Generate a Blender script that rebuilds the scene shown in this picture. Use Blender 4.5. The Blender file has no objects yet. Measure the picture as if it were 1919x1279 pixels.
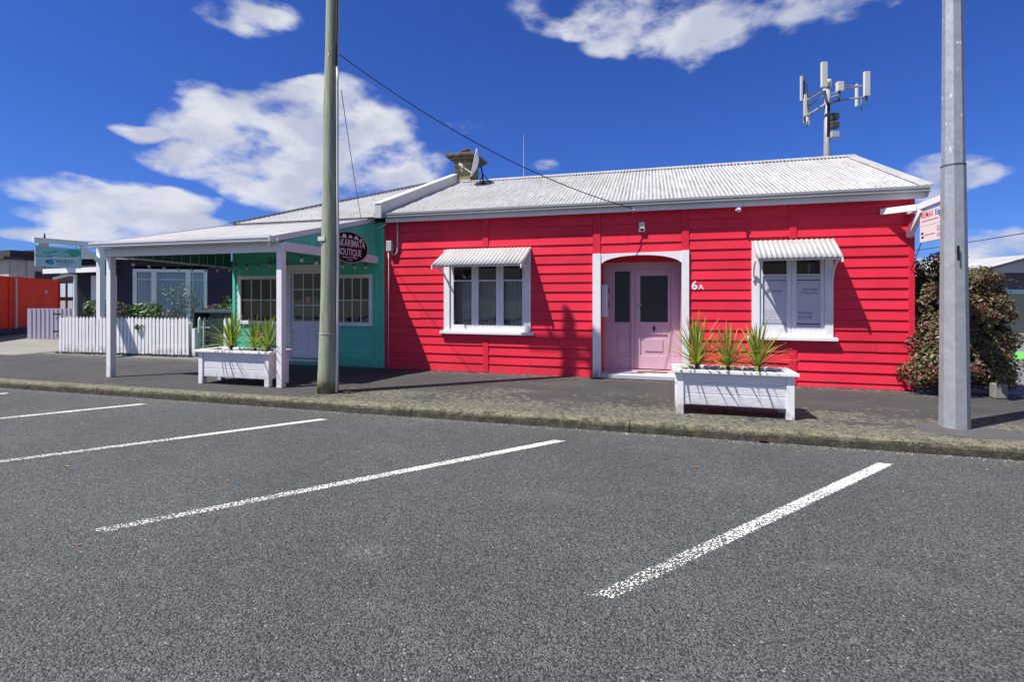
import bpy, math, random
from mathutils import Vector, Matrix, noise as mnoise
random.seed(7)
sc = bpy.context.scene
col = sc.collection
R = math.radians

# ------------------------------------------------------------------ camera
# World: X runs along the shop fronts (right), Y into the buildings, Z up.
# The footpath is z = 0, the camera stands in the road at the origin.
FPX, CXP, HYP, EYE = 930.0, 960.0, 558.0, 1.58
YAW = math.atan(259.0 / FPX)
cY, sY = math.cos(YAW), math.sin(YAW)
cam_d = bpy.data.cameras.new('camera')
cam = bpy.data.objects.new('camera', cam_d); col.objects.link(cam)
cam.location = (0, 0, EYE)
cam.rotation_euler = (R(90), 0, YAW)
cam_d.sensor_width = 36.0
cam_d.lens = 36.0 * FPX / 1919.0
cam_d.shift_y = -(639.5 - HYP) / 1919.0
cam_d.clip_start = 0.05
cam_d.clip_end = 6000
sc.camera = cam

def ray(px, py):
    a = (px - CXP) / FPX; b = (HYP - py) / FPX
    return Vector((cY * a - sY, sY * a + cY, b))
def P(px, py, t):            # point at depth t
    return Vector((0, 0, EYE)) + ray(px, py) * t
def atY(px, py, Y):
    r = ray(px, py); return P(px, py, Y / r.y)
def atX(px, py, X):
    r = ray(px, py); return P(px, py, X / r.x)
def atZ(px, py, Z=0.0):
    r = ray(px, py); return P(px, py, (Z - EYE) / r.z)

# ------------------------------------------------------------------ light
SUN_DIR = Vector((0.78, 0.62, -1.70)).normalized()       # travel direction
to_sun = -SUN_DIR
SUN_EL = math.asin(to_sun.z)
SUN_AZ = math.atan2(to_sun.x, to_sun.y)
sun_d = bpy.data.lights.new('sun', 'SUN')
sun_d.energy = 3.2; sun_d.angle = R(0.53); sun_d.color = (1.0, 0.955, 0.89)
sun = bpy.data.objects.new('sun', sun_d); col.objects.link(sun)
sun.location = (-20, -16, 45)
sun.rotation_euler = SUN_DIR.to_track_quat('-Z', 'Y').to_euler()

sc.view_settings.view_transform = 'Standard'
sc.view_settings.look = 'None'
sc.view_settings.exposure = 1.3
sc.view_settings.gamma = 1.0
sc.cycles.use_denoising = True
sc.cycles.max_bounces = 8
sc.cycles.transparent_max_bounces = 12
try:
    sc.cycles.denoiser = 'OPENIMAGEDENOISE'
    sc.cycles.denoising_input_passes = 'RGB_ALBEDO_NORMAL'
except Exception:
    pass

# ------------------------------------------------------------------ node helpers
class G:
    """tiny node-graph helper"""
    def __init__(s, tree):
        s.t = tree; s.n = tree.nodes; s.l = tree.links
    def put(s, sock, v):
        if v is None: return
        if isinstance(v, bpy.types.NodeSocket): s.l.new(v, sock)
        elif hasattr(sock, 'default_value'):
            d = sock.default_value
            if hasattr(d, '__len__') and not isinstance(v, (tuple, list, Vector)): v = [v] * len(d)
            if hasattr(d, '__len__') and len(d) == 4 and len(v) == 3: v = (*v, 1)
            sock.default_value = v
    def node(s, typ, ins=None, **kw):
        n = s.n.new(typ)
        for k, v in kw.items(): setattr(n, k, v)
        for k, v in (ins or {}).items(): s.put(n.inputs[k], v)
        return n
    def math(s, op, a, b=None, c=None, clamp=False):
        n = s.n.new('ShaderNodeMath'); n.operation = op; n.use_clamp = clamp
        s.put(n.inputs[0], a); s.put(n.inputs[1], b)
        if c is not None: s.put(n.inputs[2], c)
        return n.outputs[0]
    def vec(s, op, a, b=None, scale=None, out=0):
        n = s.n.new('ShaderNodeVectorMath'); n.operation = op
        s.put(n.inputs[0], a)
        if b is not None: s.put(n.inputs[1], b)
        if scale is not None: s.put(n.inputs['Scale'], scale)
        return n.outputs[out]
    def mix(s, fac, a, b, mode='MIX'):
        n = s.n.new('ShaderNodeMix'); n.data_type = 'RGBA'; n.blend_type = mode
        s.put(n.inputs[0], fac); s.put(n.inputs[6], a); s.put(n.inputs[7], b)
        return n.outputs[2]
    def noise(s, vec, scale, detail=3, rough=0.55, out=0, lac=2.0):
        n = s.n.new('ShaderNodeTexNoise'); s.put(n.inputs['Vector'], vec)
        n.inputs['Scale'].default_value = scale; n.inputs['Detail'].default_value = detail
        n.inputs['Roughness'].default_value = rough; n.inputs['Lacunarity'].default_value = lac
        return n.outputs[out]
    def voro(s, vec, scale, feature='F1', out=0, rnd=1.0):
        n = s.n.new('ShaderNodeTexVoronoi'); n.feature = feature; s.put(n.inputs['Vector'], vec)
        n.inputs['Scale'].default_value = scale; n.inputs['Randomness'].default_value = rnd
        return n.outputs[out]
    def step(s, v, lo, hi):     # smooth 0..1
        n = s.n.new('ShaderNodeMapRange'); n.interpolation_type = 'SMOOTHSTEP'
        s.put(n.inputs[0], v); s.put(n.inputs[1], lo); s.put(n.inputs[2], hi)
        n.inputs[3].default_value = 0; n.inputs[4].default_value = 1
        return n.outputs[0]
    def rng(s, v, lo, hi, a, b):
        n = s.n.new('ShaderNodeMapRange'); n.clamp = True
        s.put(n.inputs[0], v); n.inputs[1].default_value = lo; n.inputs[2].default_value = hi
        n.inputs[3].default_value = a; n.inputs[4].default_value = b
        return n.outputs[0]
    def bump(s, h, dist, strength=1.0, normal=None):
        n = s.n.new('ShaderNodeBump'); s.put(n.inputs['Height'], h)
        n.inputs['Distance'].default_value = dist; n.inputs['Strength'].default_value = strength
        if normal is not None: s.put(n.inputs['Normal'], normal)
        return n.outputs[0]

MATS = {}
def new_mat(name):
    m = bpy.data.materials.new(name); m.use_nodes = True
    g = G(m.node_tree); g.n.clear()
    out = g.node('ShaderNodeOutputMaterial')
    g.b = g.node('ShaderNodeBsdfPrincipled')
    g.l.new(g.b.outputs[0], out.inputs[0]); g.out = out
    g.pos = g.node('ShaderNodeNewGeometry').outputs['Position']
    g.sep = g.node('ShaderNodeSeparateXYZ', {0: g.pos}).outputs
    MATS[name] = m
    return m, g

def paint(name, c, rough=0.45, vary=0.10, grain=0.0006, dirt=0.0, dirtc=(0.22, 0.2, 0.17), rnd=0.0, axis='x', scale=1.0, spec=0.5, splash=0.0):
    """painted timber or metal: slight fading, brush or grain relief, optional dirt"""
    m, g = new_mat(name)
    big = g.noise(g.pos, 1.3 * scale, 4)
    k = g.rng(big, 0.3, 0.7, 1 - vary, 1 + vary * 0.6)
    if rnd:
        oi = g.node('ShaderNodeObjectInfo').outputs['Random']
        k = g.math('MULTIPLY', k, g.rng(oi, 0, 1, 1 - rnd, 1 + rnd))
    cc = g.vec('SCALE', c, scale=k)
    st = {'x': (3, 90, 90), 'z': (90, 90, 3), 'y': (90, 3, 90)}[axis]
    gr = g.noise(g.vec('MULTIPLY', g.pos, st), 1.0, 3, 0.6)
    if dirt:
        f = g.noise(g.vec('MULTIPLY', g.pos, (6, 6, 2.2)), 1.0, 6, 0.7)
        f2 = g.noise(g.pos, 38, 3, 0.6)
        d = g.math('MULTIPLY', g.step(f, 0.5, 0.78), g.step(f2, 0.42, 0.66))
        d = g.math('MULTIPLY', d, dirt)
        cc = g.mix(d, cc, dirtc)
    if splash:      # mud splashed up from the ground
        f = g.math('MULTIPLY', g.step(g.sep[2], 0.30, 0.0), g.step(g.noise(g.vec('MULTIPLY', g.pos, (9, 9, 5)), 1.0, 5, 0.7), 0.40, 0.66))
        cc = g.mix(g.math('MULTIPLY', f, splash), cc, (0.10, 0.085, 0.065))
    g.put(g.b.inputs['Base Color'], cc)
    g.b.inputs['Specular IOR Level'].default_value = spec
    g.put(g.b.inputs['Roughness'], g.rng(gr, 0.3, 0.7, rough - 0.06, rough + 0.1))
    if grain: g.put(g.b.inputs['Normal'], g.bump(gr, grain, 0.6))
    return m

WHITE = paint('white_paint', (0.79, 0.79, 0.80), 0.42, 0.07, dirt=0.3, splash=0.6)
WHITEZ = paint('white_post_paint', (0.79, 0.79, 0.80), 0.42, 0.07, dirt=0.38, axis='z', splash=0.75)
SHEETW = paint('white_enamel', (0.74, 0.74, 0.75), 0.3, 0.04, 0.0, dirt=0.1)
GUTTER = paint('gutter_enamel', (0.36, 0.37, 0.37), 0.32, 0.06, 0.0, dirt=0.25)
RED = paint('red_paint', (0.72, 0.028, 0.058), 0.5, 0.13, 0.0012, dirt=0.28, dirtc=(0.42, 0.03, 0.05), rnd=0.09, spec=0.22, splash=0.35)
REDZ = paint('red_trim_paint', (0.69, 0.025, 0.055), 0.5, 0.08, 0.0007, axis='z', spec=0.22)
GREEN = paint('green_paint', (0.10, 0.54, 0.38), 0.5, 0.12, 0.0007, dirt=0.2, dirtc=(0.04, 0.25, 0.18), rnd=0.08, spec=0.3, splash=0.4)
GREENSHADE = paint('green_shade_paint', (0.03, 0.15, 0.105), 0.5, 0.12, 0.0006, rnd=0.08)  # the shop green with the shade under the veranda put into the colour
PINK = paint('pink_paint', (0.58, 0.37, 0.45), 0.4, 0.08, 0.0007, axis='z', dirt=0.18, dirtc=(0.35, 0.25, 0.28))
LILAC = paint('pale_trim_paint', (0.70, 0.68, 0.71), 0.42, 0.06, dirt=0.2, axis='y')
GATESHADE = paint('shaded_gate_boards', (0.50, 0.46, 0.58), 0.6, 0.08, 0.0005, dirt=0.2, axis='z')  # gate colour, with a neighbouring building's shadow mixed into the lilac
NAVY = paint('navy_paint', (0.022, 0.018, 0.040), 0.55, 0.15, rnd=0.05)
ORANGE = paint('orange_paint', (0.86, 0.060, 0.024), 0.75, 0.14, 0.0, dirt=0.2, dirtc=(0.3, 0.03, 0.02), spec=0.15)
CREAM = paint('cream_render', (0.50, 0.46, 0.40), 0.8, 0.2, 0.0, dirt=0.6)
DARKSTONE = paint('dark_coping', (0.05, 0.045, 0.045), 0.85, 0.3, 0.0)
BLACK = paint('black_plastic', (0.012, 0.012, 0.013), 0.4, 0.1, 0.0)
GREYBOX = paint('grey_plastic', (0.42, 0.43, 0.44), 0.45, 0.06, 0.0)
OFFWHITE = paint('off_white_plastic', (0.62, 0.60, 0.54), 0.45, 0.05, 0.0, dirt=0.15)
CHROME, g = new_mat('brushed_metal')
g.put(g.b.inputs['Base Color'], (0.55, 0.54, 0.52)); g.b.inputs['Metallic'].default_value = 1; g.b.inputs['Roughness'].default_value = 0.3
CHARCOAL = paint('charcoal_paint', (0.055, 0.058, 0.065), 0.6, 0.12, axis='z')
DKGREEN = paint('dark_green_metal', (0.018, 0.035, 0.032), 0.45, 0.15, 0.0, dirt=0.3)
TEAL = paint('teal_sign', (0.30, 0.52, 0.54), 0.4, 0.05, 0.0)
PALEBLUE = paint('pale_blue_sign', (0.50, 0.62, 0.70), 0.4, 0.05, 0.0)
SIGNW = paint('sign_white', (0.74, 0.70, 0.70), 0.35, 0.03, 0.0)
INKDARK = paint('dark_ink', (0.02, 0.02, 0.06), 0.5, 0.0, 0.0)
INKGREY = paint('grey_ink', (0.20, 0.20, 0.24), 0.5, 0.0, 0.0)
INKRED = paint('red_ink', (0.55, 0.04, 0.06), 0.5, 0.0, 0.0)
INKBLUE = paint('blue_ink', (0.015, 0.04, 0.32), 0.5, 0.0, 0.0)
INKTEAL = paint('teal_ink', (0.01, 0.14, 0.14), 0.5, 0.0, 0.0)
INKSKY = paint('sky_blue_ink', (0.04, 0.28, 0.60), 0.5, 0.0, 0.0)
INKSEA = paint('sea_green_ink', (0.05, 0.38, 0.28), 0.5, 0.0, 0.0)
POSTER = paint('poster_film', (0.56, 0.56, 0.62), 0.5, 0.02, 0.0)
OVAL = paint('oval_board', (0.008, 0.006, 0.007), 0.7, 0.1, 0.0, spec=0.15)
OVALINK = paint('oval_lettering', (0.70, 0.62, 0.66), 0.4, 0.03, 0.0)
CURTAIN = paint('curtain_cloth', (0.80, 0.78, 0.78), 0.9, 0.06, 0.0)
BLIND = paint('blind_slats', (0.80, 0.92, 0.95), 0.7, 0.05, 0.0, rnd=0.06)
ROOMDARK = paint('room_dark', (0.018, 0.017, 0.017), 0.9, 0.1, 0.0)  # near-black colour stands in for the darkness of unlit rooms
CABLE = paint('black_cable', (0.015, 0.015, 0.016), 0.5, 0.1, 0.0)
MAT_ = paint('coir_mat', (0.20, 0.11, 0.05), 0.95, 0.2, 0.002)
TERRA = paint('terracotta_pot', (0.20, 0.035, 0.035), 0.7, 0.15, 0.0)
GREYWOOD = paint('grey_deck', (0.46, 0.46, 0.48), 0.6, 0.12, dirt=0.4)
STEELPIPE = paint('white_conduit', (0.66, 0.65, 0.62), 0.45, 0.06, 0.0, dirt=0.2, axis='z')

def glass_mat(name, tint, refl=1.0):
    m, g = new_mat(name)
    g.n.remove(g.b)
    tr = g.node('ShaderNodeBsdfTransparent', {0: tint}).outputs[0]
    w = g.bump(g.noise(g.pos, 2.2, 2), 0.010, 0.25)
    gl = g.node('ShaderNodeBsdfGlossy', {0: (0.9, 0.9, 0.9), 'Roughness': 0.02, 'Normal': w}).outputs[0]
    fr = g.node('ShaderNodeFresnel', {'IOR': 1.52}).outputs[0]
    f = g.math('MULTIPLY', fr, 1.8 * refl, clamp=True)
    mx = g.node('ShaderNodeMixShader', {0: f, 1: tr, 2: gl}).outputs[0]
    g.l.new(mx, g.out.inputs[0])
    return m
GLASS = glass_mat('window_glass', (0.78, 0.80, 0.83))
GLASSC = glass_mat('clear_glass', (0.94, 0.97, 0.98), 0.6)
GLASSS = glass_mat('shop_glass', (0.46, 0.48, 0.52), 1.0)
GLASSD, g = new_mat('obscured_glass')
g.put(g.b.inputs['Base Color'], g.mix(g.noise(g.pos, 160, 2), (0.012, 0.012, 0.016), (0.045, 0.045, 0.055))); g.b.inputs['Roughness'].default_value = 0.22
g.put(g.b.inputs['Normal'], g.bump(g.noise(g.pos, 120, 2), 0.002, 0.5))

def bulb_mat():
    m, g = new_mat('bulb_glass')
    g.put(g.b.inputs['Base Color'], (0.62, 0.62, 0.60)); g.b.inputs['Roughness'].default_value = 0.12
    return m
BULB = bulb_mat()

# corrugated iron, painted white, lichen and dirt
def iron(name, lich, speck):
    m, g = new_mat(name)
    base = g.mix(g.step(g.noise(g.pos, 0.8, 5, 0.65), 0.35, 0.75), (0.42, 0.42, 0.425), (0.33, 0.325, 0.315))
    streak = g.noise(g.vec('MULTIPLY', g.pos, (26, 2.0, 2.0)), 1.0, 4, 0.6)
    base = g.mix(g.math('MULTIPLY', g.step(streak, 0.5, 0.8), 0.30), base, (0.24, 0.23, 0.20))
    sp = g.math('MULTIPLY', g.step(g.noise(g.pos, 11, 4, 0.65), 0.595, 0.645), speck)
    base = g.mix(sp, base, (0.12, 0.12, 0.11))
    li = g.math('MULTIPLY', g.step(g.noise(g.pos, 3.4, 6, 0.7), 0.56, 0.72), lich)
    base = g.mix(li, base, (0.36, 0.33, 0.22))
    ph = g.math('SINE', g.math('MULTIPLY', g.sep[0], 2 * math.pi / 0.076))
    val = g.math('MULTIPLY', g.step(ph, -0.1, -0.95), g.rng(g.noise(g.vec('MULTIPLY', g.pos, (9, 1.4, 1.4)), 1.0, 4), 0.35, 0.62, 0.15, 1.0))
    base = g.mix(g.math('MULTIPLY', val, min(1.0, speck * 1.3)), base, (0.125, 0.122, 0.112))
    row = g.math('ABSOLUTE', g.math('SUBTRACT', g.math('FRACT', g.math('MULTIPLY', g.math('SUBTRACT', g.sep[1], 9.62), 1.18)), 0.5))
    crest = g.step(g.math('SINE', g.math('MULTIPLY', g.sep[0], math.pi / 0.076)), 0.80, 0.93)
    nail = g.math('MULTIPLY', g.math('MULTIPLY', g.step(row, 0.020, 0.012), crest), speck)
    base = g.mix(nail, base, (0.10, 0.09, 0.08))
    lap = g.math('MULTIPLY', g.step(g.math('ABSOLUTE', g.math('SUBTRACT', g.sep[1], 11.35)), 0.014, 0.006), speck)
    base = g.mix(g.math('MULTIPLY', lap, 0.6), base, (0.18, 0.17, 0.15))
    g.put(g.b.inputs['Base Color'], base); g.b.inputs['Roughness'].default_value = 0.6
    return m
IRON = iron('roof_iron', 0.35, 0.75)
IRONCLEAN = iron('hood_iron', 0.12, 0.25)
IRONLOW = iron('veranda_iron', 0.15, 0.35)

# chip-seal road
def road_mat():
    m, g = new_mat('chip_seal')
    v1 = g.voro(g.pos, 105, out=1)      # cell colour
    val = g.node('ShaderNodeSeparateColor', {0: v1}).outputs[0]
    d1 = g.voro(g.pos, 105, out=0)
    k = g.rng(val, 0, 1, 0.42, 1.72)
    patch = g.noise(g.pos, 0.55, 5, 0.62)
    k = g.math('MULTIPLY', k, g.rng(patch, 0.3, 0.72, 0.82, 1.16))
    fine = g.noise(g.pos, 7, 4, 0.6)
    k = g.math('MULTIPLY', k, g.rng(fine, 0.3, 0.7, 0.88, 1.12))
    base = g.vec('SCALE', (0.088, 0.0945, 0.0935), scale=k)
    gap = g.step(d1, 0.52, 0.78)
    base = g.mix(g.math('MULTIPLY', gap, 0.92), base, (0.014, 0.014, 0.016))
    pits = g.step(g.noise(g.pos, 52, 3, 0.6), 0.60, 0.66)
    base = g.mix(g.math('MULTIPLY', pits, 0.75), base, (0.020, 0.020, 0.022))
    pale = g.step(val, 0.9945, 0.997)
    big = g.node('ShaderNodeSeparateColor', {0: g.voro(g.pos, 14, out=1)}).outputs[1]
    base = g.mix(g.math('MULTIPLY', pale, 0.7), base, (0.42, 0.41, 0.38))
    warm = g.step(g.noise(g.pos, 0.9, 3), 0.6, 0.72)
    base = g.mix(g.math('MULTIPLY', warm, 0.10), base, (0.17, 0.13, 0.09))
    stain = g.math('MULTIPLY', g.step(g.noise(g.pos, 0.85, 4, 0.6), 0.56, 0.70), 0.30)
    base = g.mix(stain, base, (0.040, 0.040, 0.042))
    drip = g.math('MULTIPLY', g.step(g.voro(g.vec('ADD', g.pos, (0.3, 0.55, 0)), 0.62), 0.13, 0.03), g.step(g.noise(g.pos, 16, 3), 0.40, 0.55))
    base = g.mix(g.math('MULTIPLY', drip, 0.45), base, (0.028, 0.028, 0.030))
    worn = g.step(g.noise(g.vec('MULTIPLY', g.pos, (0.5, 1.6, 1)), 1.0, 3), 0.58, 0.75)
    base = g.mix(g.math('MULTIPLY', worn, 0.16), base, (0.20, 0.205, 0.20))
    # scuffed mark on the seal in front of the camera and dirt by the kerb
    c = atZ(690, 1037, -0.135)
    r = g.vec('LENGTH', g.vec('MULTIPLY', g.vec('SUBTRACT', g.pos, (c.x, c.y, 0)), (5.0, 8.0, 0)), out=1)
    mark = g.math('MULTIPLY', g.step(r, 1.1, 0.3), g.step(g.noise(g.pos, 30, 3), 0.45, 0.6))
    base = g.mix(g.math('MULTIPLY', mark, 0.6), base, (0.20, 0.20, 0.19))
    kd = g.math('MULTIPLY', g.step(g.sep[1], 5.9, 6.45), g.step(g.noise(g.pos, 22, 3), 0.42, 0.62))
    base = g.mix(g.math('MULTIPLY', kd, 0.22), base, (0.20, 0.18, 0.14))
    g.put(g.b.inputs['Base Color'], base); g.b.inputs['Roughness'].default_value = 0.82
    h = g.math('SUBTRACT', g.math('SUBTRACT', 1.0, d1), pits)
    g.put(g.b.inputs['Normal'], g.bump(h, 0.011, 1.0))
    return m
ROAD = road_mat()

def line_mat():
    m, g = new_mat('worn_line_paint')
    b = g.b
    oc = g.node('ShaderNodeTexCoord').outputs['UV']
    u = g.node('ShaderNodeSeparateXYZ', {0: oc}).outputs
    chips = g.noise(g.pos, 60, 3, 0.65)
    edge = g.math('MINIMUM', g.math('MINIMUM', u[1], g.math('SUBTRACT', 1, u[1])), 0.5)
    e = g.step(edge, 0.0, 0.22)
    wear = g.rng(u[0], 0, 1, 0.53, 0.415)
    wear = g.math('ADD', wear, g.math('MULTIPLY', g.noise(g.pos, 3.0, 3), 0.14))
    wear = g.math('ADD', wear, g.math('MULTIPLY', g.math('SUBTRACT', 1.0, e), 0.30))
    wear = g.math('ADD', wear, -0.04)
    f = g.step(g.math('SUBTRACT', chips, wear), -0.035, 0.02)
    f = g.math('MULTIPLY', f, g.step(edge, 0.005, 0.03))
    tone = g.rng(g.noise(g.pos, 120, 2), 0.3, 0.7, 0.58, 0.78)
    g.put(b.inputs['Base Color'], g.vec('SCALE', (1, 0.99, 0.96), scale=tone))
    b.inputs['Roughness'].default_value = 0.7
    g.put(b.inputs['Normal'], g.bump(g.voro(g.pos, 105), 0.006, 0.7))
    tr = g.node('ShaderNodeBsdfTransparent').outputs[0]
    mx = g.node('ShaderNodeMixShader', {0: f, 1: tr, 2: b.outputs[0]}).outputs[0]
    g.l.new(mx, g.out.inputs[0])
    return m
LINE = line_mat()

def path_mat():
    m, g = new_mat('footpath_asphalt')
    v = g.node('ShaderNodeSeparateColor', {0: g.voro(g.pos, 190, out=1)}).outputs[0]
    k = g.math('MULTIPLY', g.rng(v, 0, 1, 0.75, 1.3), g.rng(g.noise(g.pos, 1.1, 5, 0.6), 0.3, 0.7, 0.75, 1.25))
    base = g.vec('SCALE', (0.041, 0.038, 0.038), scale=k)
    # lichen crust, thickest towards the kerb
    n1 = g.noise(g.vec('MULTIPLY', g.pos, (0.55, 1.5, 1)), 1.0, 4, 0.6)
    n2 = g.noise(g.pos, 9, 5, 0.68)
    yy = g.rng(g.sep[1], 6.5, 8.5, 0.27, -0.12)
    xx = g.rng(g.sep[0], -6.0, -4.3, -0.34, 0.0)
    cover = g.math('ADD', g.math('ADD', n1, yy), xx)
    cover = g.math('ADD', cover, g.math('MULTIPLY', g.math('SUBTRACT', n2, 0.5), 1.1))
    li = g.math('MULTIPLY', g.step(cover, 0.52, 0.64), g.step(g.noise(g.pos, 15, 5, 0.72), 0.40, 0.54))
    lc = g.mix(g.noise(g.pos, 26, 3), (0.13, 0.125, 0.09), (0.26, 0.255, 0.165))
    lc = g.mix(g.step(g.noise(g.pos, 42, 4, 0.7), 0.47, 0.58), lc, (0.055, 0.052, 0.048))
    base = g.mix(g.math('MULTIPLY', li, 0.85), base, lc)
    base = g.mix(g.math('MULTIPLY', g.step(g.sep[1], 9.35, 9.85), g.math('MULTIPLY', g.step(n2, 0.48, 0.62), 0.6)), base, (0.20, 0.19, 0.15))
    g.put(g.b.inputs['Base Color'], base); g.b.inputs['Roughness'].default_value = 0.9
    g.put(g.b.inputs['Normal'], g.bump(g.math('ADD', g.noise(g.pos, 120, 3), g.math('MULTIPLY', li, 0.5)), 0.004, 0.7))
    return m
PATH = path_mat()

def kerb_mat():
    m, g = new_mat('lichened_kerb')
    n = g.noise(g.pos, 13, 6, 0.7)
    base = g.mix(g.step(n, 0.38, 0.6), (0.045, 0.038, 0.028), (0.17, 0.155, 0.095))
    base = g.mix(g.step(g.noise(g.pos, 48, 4, 0.7), 0.5, 0.62), base, (0.26, 0.255, 0.18))
    base = g.mix(g.math('MULTIPLY', g.step(g.noise(g.pos, 5, 4), 0.5, 0.7), 0.7), base, (0.045, 0.04, 0.03))
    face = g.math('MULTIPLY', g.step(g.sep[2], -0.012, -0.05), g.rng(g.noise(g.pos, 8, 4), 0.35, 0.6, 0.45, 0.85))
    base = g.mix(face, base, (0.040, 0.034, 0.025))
    g.put(g.b.inputs['Base Color'], base); g.b.inputs['Roughness'].default_value = 0.95
    g.put(g.b.inputs['Normal'], g.bump(g.math('ADD', g.noise(g.pos, 60, 5, 0.7), g.math('MULTIPLY', n, 1.5)), 0.014, 1.0))
    return m
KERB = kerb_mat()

def flat_noise(name, c1, c2, scale, rough=0.9, bumpd=0.004):
    m, g = new_mat(name)
    f = g.step(g.noise(g.pos, scale, 6, 0.65), 0.35, 0.68)
    f2 = g.noise(g.pos, scale * 14, 3)
    base = g.mix(g.math('MULTIPLY', f2, 0.4), g.mix(f, c1, c2), c1)
    g.put(g.b.inputs['Base Color'], base); g.b.inputs['Roughness'].default_value = rough
    g.put(g.b.inputs['Normal'], g.bump(f2, bumpd, 0.7))
    return m
CONCRETE = flat_noise('driveway_concrete', (0.22, 0.21, 0.18), (0.16, 0.155, 0.135), 0.7)
LOT = flat_noise('side_lot_seal', (0.15, 0.155, 0.16), (0.11, 0.112, 0.118), 0.8)
GRASS = flat_noise('field_grass', (0.05, 0.075, 0.025), (0.07, 0.085, 0.035), 0.05)
HILL = flat_noise('bush_hill', (0.010, 0.016, 0.010), (0.018, 0.024, 0.014), 0.03, bumpd=0.4)
TURFGREEN = flat_noise('green_ground_paint', (0.10, 0.36, 0.07), (0.13, 0.42, 0.09), 1.0)
SOIL = flat_noise('potting_pebbles', (0.05, 0.04, 0.035), (0.24, 0.22, 0.20), 30, bumpd=0.02)
CHIMNEY = flat_noise('weathered_plaster', (0.30, 0.24, 0.11), (0.13, 0.11, 0.07), 4.5, bumpd=0.02)
CHIMCAP = flat_noise('chimney_cap_stone', (0.07, 0.06, 0.05), (0.20, 0.17, 0.11), 6, bumpd=0.02)
PEBBLE = flat_noise('pebble_stone', (0.35, 0.33, 0.30), (0.18, 0.17, 0.16), 12)
BARK = flat_noise('shrub_bark', (0.06, 0.045, 0.03), (0.10, 0.08, 0.06), 12)
WEED = flat_noise('dry_edge_growth', (0.16, 0.17, 0.06), (0.30, 0.28, 0.18), 8)

def pole_mat():
    m, g = new_mat('weathered_pole')
    gr = g.noise(g.vec('MULTIPLY', g.pos, (55, 55, 1.6)), 1.0, 5, 0.65)
    base = g.mix(g.step(gr, 0.35, 0.68), (0.21, 0.235, 0.165), (0.35, 0.39, 0.275))
    base = g.mix(g.math('MULTIPLY', g.step(g.noise(g.vec('MULTIPLY', g.pos, (4, 4, 1.2)), 1, 4), 0.5, 0.75), 0.6), base, (0.30, 0.35, 0.22))
    crack = g.step(g.noise(g.vec('MULTIPLY', g.pos, (38, 38, 0.7)), 1.0, 2, 0.5), 0.66, 0.70)
    base = g.mix(g.math('MULTIPLY', crack, 0.85), base, (0.035, 0.03, 0.022))
    ring = g.step(g.noise(g.vec('MULTIPLY', g.pos, (2, 2, 9)), 1.0, 2), 0.62, 0.72)
    base = g.mix(g.math('MULTIPLY', ring, 0.3), base, (0.12, 0.11, 0.08))
    low = g.math('MULTIPLY', g.step(g.sep[2], 0.45, 0.0), g.step(g.noise(g.vec('MULTIPLY', g.pos, (9, 9, 3)), 1, 4), 0.4, 0.6))
    base = g.mix(g.math('MULTIPLY', low, 0.8), base, (0.13, 0.085, 0.03))
    g.put(g.b.inputs['Base Color'], base); g.b.inputs['Roughness'].default_value = 0.85
    g.put(g.b.inputs['Normal'], g.bump(g.math('SUBTRACT', gr, crack), 0.008, 0.9))
    return m
POLE = pole_mat()

def galv_mat():
    m, g = new_mat('galvanised_steel')
    c = g.node('ShaderNodeSeparateColor', {0: g.voro(g.pos, 55, out=1)}).outputs[0]
    k = g.math('ADD', g.math('MULTIPLY', c, 0.10), g.rng(g.noise(g.pos, 7, 4, 0.65), 0.3, 0.7, 0.84, 1.12))
    base = g.vec('SCALE', (0.33, 0.35, 0.37), scale=k)
    sp = g.math('MULTIPLY', g.step(g.noise(g.vec('MULTIPLY', g.pos, (14, 14, 9)), 1.0, 2, 0.5), 0.67, 0.70), g.step(g.sep[2], 3.0, 3.6))
    base = g.mix(g.math('MULTIPLY', sp, 0.8), base, (0.70, 0.70, 0.68))
    g.put(g.b.inputs['Base Color'], base)
    g.b.inputs['Metallic'].default_value = 0.35
    g.put(g.b.inputs['Roughness'], g.rng(c, 0, 1, 0.42, 0.6))
    return m
GALV = galv_mat()

def leaf_mat(name, cols, rough=0.42, trans=0.25):
    """leaf colour picked per leaf from the face attribute 'tone'"""
    m, g = new_mat(name)
    at = g.node('ShaderNodeAttribute', attribute_name='tone').outputs['Fac']
    rp = g.node('ShaderNodeValToRGB', {0: at})
    cr = rp.color_ramp; cr.interpolation = 'LINEAR'
    while len(cr.elements) < len(cols): cr.elements.new(0.5)
    for i, c in enumerate(cols):
        cr.elements[i].position = i / (len(cols) - 1); cr.elements[i].color = (*c, 1)
    c = rp.outputs[0]
    g.put(g.b.inputs['Base Color'], c); g.b.inputs['Roughness'].default_value = rough
    tl = g.node('ShaderNodeBsdfTranslucent', {0: c}).outputs[0]
    mx = g.node('ShaderNodeMixShader', {0: trans, 1: g.b.outputs[0], 2: tl}).outputs[0]
    g.l.new(mx, g.out.inputs[0])
    return m
PHOTINIA = leaf_mat('photinia_leaf', [(0.045, 0.062, 0.020), (0.075, 0.088, 0.030), (0.12, 0.070, 0.042), (0.22, 0.090, 0.070), (0.20, 0.25, 0.07)])
SHRUBG = leaf_mat('bright_shrub_leaf', [(0.03, 0.07, 0.012), (0.06, 0.13, 0.02), (0.13, 0.20, 0.03)])
SHRUBF = leaf_mat('feathery_leaf', [(0.05, 0.09, 0.05), (0.10, 0.15, 0.08), (0.16, 0.13, 0.12)])
SHRUBR = leaf_mat('dry_shrub_leaf', [(0.09, 0.05, 0.045), (0.16, 0.11, 0.08), (0.10, 0.12, 0.04)])
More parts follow.
